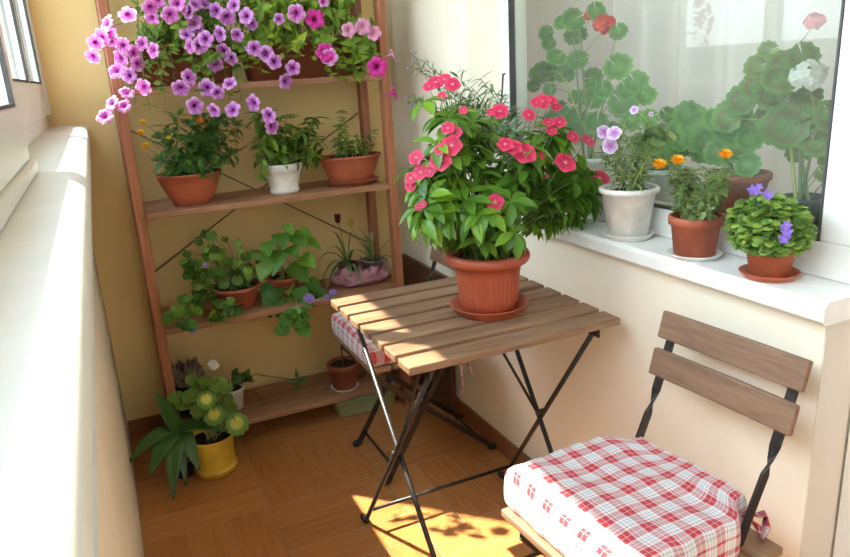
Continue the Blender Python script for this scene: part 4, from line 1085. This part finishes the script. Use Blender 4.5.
# dark strap-leaved plant
q = at(178, 430, 'y', 1.06); c = V((q.x, q.y, 0))
r = thing('dark_leaf_plant', 'low plant with long dark green glossy leaves on the floor left of the yellow pot', 'potted plant', (c.x, c.y, 0))
pot(r, c, 0, potprof(.030, .042, .075, .003, .012), mottled('dark_grey_plastic', (.035, .026, .022)), .038, .066, 36)
P = Plant(r); cr = V((c.x, c.y - .005, q.z)); P.shoot(c + V((0, 0, .06)), cr, 0, .008)
M_dark = leaf_mat('dark_glossy_leaf', (.045, .125, .03), .12, .12, .28)
for (px, py, dy, w) in [(155, 393, .0, .030), (127, 465, -.08, .029), (150, 476, -.12, .034), (173, 500, -.17, .033), (199, 471, -.12, .031), (231, 433, -.07, .032), (186, 486, -.10, .022)]:
    e = at(px, py, 'y', cr.y + dy); a = cr + V((0, 0, 0)); 
    if e.z < .004: e.z = .004
    L = (e - a).length; mid = a.lerp(e, .42) + V((0, 0, .32 * L if e.z < a.z + .02 else .02)); p = bez(a - P.o, mid - P.o, e - P.o, 13)
    b = MB(); vs = []; fs = []; sd = (e - a).cross(V((0, -.45, 1))); sd.normalize()
    for i, qq in enumerate(p):
        t = i / 12; h2 = w * max(.06, math.sin(PI * (.10 + .90 * t) ** .8)) ** .85
        d = (p[min(i + 1, 12)] - p[max(i - 1, 0)]).normalized(); nn = sd.cross(d)
        vs += [qq - sd * h2 + nn * h2 * .22, qq - sd * h2 * .5 + nn * h2 * .06, qq, qq + sd * h2 * .5 + nn * h2 * .06, qq + sd * h2 + nn * h2 * .22]
    for i in range(12):
        for k in range(4): fs.append((i * 5 + k, i * 5 + k + 1, i * 5 + 6 + k, i * 5 + 5 + k))
    b.add(vs, fs, [(0, 0)] * len(vs)); o = b.build('leaf', M_dark, r); m = o.modifiers.new('solid', 'SOLIDIFY'); m.thickness = .0012
P.done(M_dark)

# ================================================================ window sill outside the glass
SZ_ = SZ
def sillspot(px, py, dx=0): q = at(px, py, 'z', SZ_); return V((.070 + dx, q.y, 0)), q
for_ = at(628, 230, 'x', .070); cW = V((.070, for_.y, 0))
saucer('saucer', 'chalky white saucer under the white pot on the sill', cW, SZ_, .0615, .015, M_chalk)
r = thing('potted_dianthus', 'white clay pot with pale lilac flowers on the window sill', 'potted plant', (cW.x, cW.y, SZ_ + .006))
pot(r, cW, SZ_ + .006, potprof(.047, .0635, .118, .006, .014, .005), M_chalk, .059, .106)
P = Plant(r)
for (px, py) in [(612, 140), (620, 150), (605, 158), (628, 140), (636, 150), (645, 145), (625, 122), (634, 118), (615, 160), (640, 130), (650, 155), (608, 135), (630, 160), (622, 132), (618, 142), (646, 128), (655, 140), (602, 150), (638, 160)]:
    p = at(px, py, 'x', cW.x + R.uniform(-.05, .03)); path = P.shoot(cW + V((R.uniform(-.03, .03), R.uniform(-.03, .03), SZ_ + .11)), p, .2, .0016, 8)
    P.dress(path, .15, .011, .036, L_NARROW, 1, .05, .35, 2); P.whorl(path[-1], (0, 0, 1), 4, .028, L_NARROW, .8, 0)
for (px, py) in [(646, 138), (652, 132), (660, 140), (655, 146), (664, 134)]:
    p = at(px, py, 'x', cW.x); P.shoot(cW + V((0, 0, SZ_ + .11)), p, .2, .0014)
    for k in range(4): P.leaf_at(p + rv() * .01, rv(), (0, -.5, 1), .016, L_ROUND)
M_lpk = petal_mat('pale_lilac_petal', [(0, (.45, .12, .42)), (.3, (.55, .30, .62)), (.6, (.68, .52, .76)), (1, (.82, .74, .84))], .12, .3)
T_DIA = petals(5, .60, .02, .05, .08, 5, .12)
for (px, py, s) in [(604, 132, 8), (614, 133, 8), (610, 146, 8.5), (634, 110, 4.5), (651, 114, 2.5)]:
    p = at(px, py, 'x', cW.x - .065); P.flower(p, TOCAM(p) + rv() * .4 + V((0, 0, .3)), s / FPX * (p - CAM_P).length, 'd', T_DIA, M_lpk, 'flower', p + V((.04, 0, -.03)))
P.done(leaf_mat('dianthus_leaf', (.20, .31, .12), .2, .3, .5), M_palestem)

cT = V((.066, at(694, 254, 'x', .066).y, 0))
saucer('saucer', 'whitish saucer under the terracotta pot in the middle of the sill', cT, SZ_, .0565, .011, M_chalk)
r = thing('potted_marigold', 'terracotta pot with three orange marigold flowers on tall stalks on the window sill', 'potted plant', (cT.x, cT.y, SZ_ + .005))
pot(r, cT, SZ_ + .005, potprof(.042, .0525, .086, .003, .020), M_terra3, .050, .074)
P = Plant(r)
for i in range(80):
    px, py = 698 + R.uniform(-1, 1) * 28, 191 + R.uniform(-1, 1) * 22
    p = at(px, py, 'x', cT.x + R.uniform(-.05, .035)); path = P.shoot(cT + V((R.uniform(-.03, .03), R.uniform(-.03, .03), SZ_ + .075)), p, .2, .0014, 7)
    P.dress(path, .4, .012, .024, T_FERN, 1, .05, .35, 2); P.whorl(path[-1], (0, 0, 1), 3, .022, T_FERN, .9, 0)
for (px, py, s, ox, oy) in [(659, 165, 7.5, 690, 200), (677, 161, 7.5, 694, 195), (725, 155, 7, 715, 190)]:
    p = at(px, py, 'x', cT.x - .035); P.flower(p, TOCAM(p) * .4 + V((0, -.1, .8)), s / FPX * (p - CAM_P).length, 'o', T_POM, petal_mat('amber_marigold_petal', [(0, (.85, .34, .005)), (1, (.92, .45, .015))], .12, .2), 'flower', at(ox, oy, 'x', cT.x))
P.done(leaf_mat('ferny_leaf', (.22, .32, .12), .2, .3, .5), M_palestem)

cC = V((.068, at(769, 273, 'x', .068).y, 0))
saucer('saucer', 'terracotta saucer under the round purple flowered plant on the sill', cC, SZ_, .0545, .013, M_terra)
r = thing('potted_campanula', 'dense round cushion of small green leaves with purple flowers at the right of the sill', 'potted plant', (cC.x, cC.y, SZ_ + .006))
pot(r, cC, SZ_ + .006, potprof(.036, .046, .060, .002, .012), M_terra2, .043, .052)
P = Plant(r); cc_ = at(769, 227, 'x', cC.x - .012)
P.shell(cc_, (.066, .083, .060), 1500, .0085, L_SMALL, .80, .25, .5, .5, -.75)
P.shell(cc_, (.045, .06, .04), 250, .012, L_SMALL, .5, .2, .6, .4)
for i in range(40):
    v = rv().normalized(); P.shoot(cC + V((0, 0, SZ_ + .055)), cc_ + V((v.x * .06, v.y * .075, v.z * .045)), .3, .001, 5)
M_pur = petal_mat('violet_bell_petal', [(0, (.40, .30, .60)), (.3, (.26, .14, .55)), (1, (.30, .18, .60))], .15, .3)
T_BELL = join_tpl(petals(5, .34, .35, .05, .05, 5), [Matrix.Identity(4)])
for (px, py, s) in [(753, 190, 5), (756, 193, 4.5), (767, 194, 4.5), (769, 196, 4), (760, 203, 4), (785, 228, 4.5), (787, 233, 5), (784, 239, 5), (787, 225, 4), (759, 187, 3.5)]:
    p = at(px, py, 'x', cC.x - .07) if py > 210 else at(px, py, 'x', cC.x - .03); P.flower(p, TOCAM(p) + V((0, 0, .6)) + rv() * .5, s / FPX * (p - CAM_P).length * 1.1, 'p', T_BELL, M_pur, 'flower', cc_ + (p - cc_) * .6)
P.done(leaf_mat('campanula_leaf', (.24, .39, .09), .22, .3, .42), M_palestem)

# ================================================================ geraniums in the room, behind the glass
ZI = .90
M_ger = leaf_mat('geranium_leaf', None, .2, .35, .5, [(0, (.20, .36, .08)), (.5, (.13, .28, .06)), (.64, (.10, .22, .05)), (.8, (.16, .33, .07)), (1, (.20, .37, .08))])
M_ger2 = leaf_mat('geranium_bronze_leaf', None, .2, .3, .5, [(0, (.18, .30, .08)), (.45, (.14, .24, .06)), (.62, (.19, .15, .06)), (.8, (.15, .26, .06)), (1, (.18, .33, .08))])
def geranium(name, label, pc, pr, ph, mat, ox, oy, sc, leaves, flowers, xr, lm=M_ger, stems=4):
    c = V(pc); r = thing(name, label, 'potted plant', (c.x, c.y, ZI)); h = ph
    pot(r, c, ZI, potprof(pr * .74, pr, h, .003, .018), mat, pr * .92, h * .88, 40)
    P = Plant(r); b0 = c + V((0, 0, ZI + h * .85)); cx = sum(l[0] for l in leaves) / len(leaves)
    trunk = []
    for k in range(stems):
        l = leaves[k * len(leaves) // stems]; e = at(ox + (l[0] * .55 + cx * .45) / sc, oy + l[1] / sc, 'x', c.x + R.uniform(-.03, .03)); trunk.append(P.shoot(b0 + V((R.uniform(-.02, .02), R.uniform(-.02, .02), 0)), e, .1, .0045, 10))
    for (u, v, s) in leaves:
        p = at(ox + u / sc, oy + v / sc, 'x', c.x + R.uniform(*xr)); size = s / sc / FPX * (p - CAM_P).length * .98
        cand = [q for t_ in trunk for q in t_]; tgt = p - P.o + V((0, 0, -.05)); q = min(cand, key=lambda w_: (w_ - tgt).length)
        n = (TOCAM(p) * 1.0 + V((0, 0, .45)) + rv() * .45).normalized(); d = V((p.x - q.x - P.o.x, p.y - q.y - P.o.y, .0)); d = (d.normalized() if d.length > .01 else V((0, -1, 0))) + V((0, 0, -.35)) + rv() * .2; d = d - n * d.dot(n)
        P.shoot(q + P.o, p, .3, .0016, 5); P.leaf_at(p, d, n, size, L_BIGROUND)
    for (u, v, s, key, tpl, m, lab) in flowers:
        p = at(ox + u / sc, oy + v / sc, 'x', c.x - .03); a = trunk[0][-1] + P.o
        cand = [q for t_ in trunk for q in t_[4:]]; q = min(cand, key=lambda w_: (w_ - (p - P.o) + V((0, 0, .08))).length)
        P.flower(p, TOCAM(p) * .5 + V((0, 0, .7)), s / sc / FPX * (p - CAM_P).length, key, tpl, m, 'flower_head', q + P.o, lab)
    P.done(lm, M_palestem); return r
M_red = petal_mat('scarlet_petal', [(0, (.75, .06, .03)), (1, (.80, .05, .03))], .12, .25)
M_pinkred = petal_mat('coral_petal', [(0, (.75, .25, .20)), (1, (.78, .22, .20))], .12, .25)
yA = at(590, 160, 'x', .31).y
geranium('potted_geranium', 'tall geranium with a scarlet flower head behind the window glass', (.32, yA, 0), .062, .105, M_whitepot, 490, 0, 3.98,
         [(340, 75, 45), (232, 130, 30), (240, 170, 28), (350, 150, 45), (420, 38, 38), (510, 120, 36), (270, 225, 40), (360, 238, 45), (215, 298, 48), (300, 310, 40), (180, 345, 28), (500, 260, 56), (575, 320, 48), (615, 375, 42), (400, 310, 38), (410, 400, 52), (520, 400, 58), (350, 468, 56), (285, 430, 36), (395, 355, 36), (245, 355, 28), (425, 480, 48), (470, 520, 50), (310, 540, 45), (290, 90, 30), (300, 270, 34), (250, 290, 36), (350, 400, 40), (450, 350, 38), (540, 350, 40), (560, 470, 44), (380, 540, 46), (260, 480, 40)],
         [(455, 98, 46, 'r', T_UMBELBIG, M_red, None), (398, 62, 24, 'r', T_UMBELBIG, M_red, None)], (-.05, .06))
geranium('potted_geranium', 'geranium in a white pot behind the glass, just left of the brown pot', (.30, .205, 0), .066, .105, M_whitepot, 580, 110, 2.785,
         [(200, 60, 26), (215, 90, 26), (240, 110, 28), (190, 110, 24), (260, 130, 26), (230, 60, 28), (250, 40, 26), (170, 90, 24), (280, 90, 26), (200, 20, 26), (240, 10, 24), (180, 130, 24), (225, 135, 22)], [], (-.04, .03))
geranium('potted_geranium', 'leafy green geranium in a weathered brown pot behind the middle of the glass', (.30, -.045, 0), .070, .118, M_terra3, 580, 110, 2.785,
         [(420, 50, 56), (470, 75, 36), (330, 45, 48), (300, 105, 44), (460, 150, 34), (365, 90, 46), (395, 115, 38), (310, 15, 38), (440, 5, 36), (380, 20, 34), (345, 130, 32), (285, 60, 36), (410, 0, 34), (430, 110, 34), (500, 40, 36)], [], (-.06, .03))
M_wh2 = petal_mat('white_geranium_petal', [(0, (.74, .74, .66)), (1, (.86, .85, .82))], .06, .3)
geranium('potted_geranium', 'geranium with a round white flower head and bronze tinged leaves behind the glass at right', (.285, -.238, 0), .048, .088, mottled('dark_grey_plastic', (.035, .026, .022)), 650, 0, 3.98,
         [(480, 200, 36), (440, 262, 46), (550, 250, 66), (605, 215, 54), (520, 310, 62), (500, 370, 60), (430, 345, 52), (380, 395, 56), (320, 475, 52), (480, 460, 50), (560, 500, 84), (610, 430, 56), (710, 450, 58), (660, 560, 56), (710, 620, 50), (690, 690, 38), (600, 620, 46), (740, 500, 44), (650, 490, 44), (735, 690, 34), (620, 380, 44), (560, 410, 46), (740, 570, 44)],
         [(630, 300, 66, 'w', T_UMBELBIG, M_wh2, 'white flower head'), (655, 85, 38, 'p', T_UMBEL, M_pinkred, 'coral flower head')], (-.05, .04), M_ger2)

GROUPS = {'folding_chair': 'folding chairs at the table', 'seat_cushion': 'plaid seat cushions on the chairs', 'saucer': 'saucers under the flower pots',
          'potted_geranium': 'geraniums in the room behind the glass', 'petunia_planter': 'petunia planters on the top shelf'}
for o in bpy.data.objects:
    g = GROUPS.get(o.name.split('.')[0])
    if g and o.parent is None: o['group'] = g

# ---------------------------------------------------------------- light
sc = bpy.context.scene
sd = bpy.data.lights.new('sun', 'SUN'); sd.energy = 14.5; sd.angle = math.radians(.6); sd.color = (1, .89, .74)
so = bpy.data.objects.new('sun', sd); C.objects.link(so)
so.rotation_euler = V((.49, -.50, -1)).to_track_quat('-Z', 'Y').to_euler(); so.location = (-4, 5, 8)
w = bpy.data.worlds.new('world'); sc.world = w; w.use_nodes = True
nt = w.node_tree; bg = nt.nodes['Background']; bg.inputs[1].default_value = 3.8
tc = nt.nodes.new('ShaderNodeTexCoord'); sp = nt.nodes.new('ShaderNodeSeparateXYZ'); nt.links.new(tc.outputs['Generated'], sp.inputs[0])
mr = nt.nodes.new('ShaderNodeMapRange'); mr.inputs[1].default_value = -1; mr.inputs[2].default_value = 1; nt.links.new(sp.outputs[2], mr.inputs[0])
c = ramp(nt, mr.outputs[0], [(.0, (.16, .15, .12)), (.46, (.24, .24, .21)), (.52, (.80, .89, 1.0)), (.62, (.82, .92, 1.0)), (1, (.55, .74, 1.0))])
# brighter towards the sun's side of the sky, dimmer opposite
dt = nt.nodes.new('ShaderNodeVectorMath'); dt.operation = 'DOT_PRODUCT'; dt.inputs[1].default_value = (-.62, .78, 0); nt.links.new(tc.outputs['Generated'], dt.inputs[0])
m2 = nt.nodes.new('ShaderNodeMapRange'); m2.inputs[1].default_value = -.8; m2.inputs[2].default_value = .8; m2.inputs[3].default_value = 1.6; m2.inputs[4].default_value = 5.7
nt.links.new(dt.outputs['Value'], m2.inputs[0]); nt.links.new(m2.outputs[0], bg.inputs[1])
nt.links.new(c, bg.inputs[0])
ld = bpy.data.lights.new('added_room_fill', 'POINT'); ld.energy = 11; ld.shadow_soft_size = .15; ld.color = (1, .95, .88)  # unseen fill light added in the room to brighten curtain and geraniums
lo = bpy.data.objects.new('added_room_fill', ld); C.objects.link(lo); lo.location = (1.15, .2, 2.1)
sc.view_settings.view_transform = 'Standard'; sc.view_settings.look = 'None'; sc.view_settings.gamma = 1
sc.view_settings.use_curve_mapping = False; sc.view_settings.exposure = 0.89
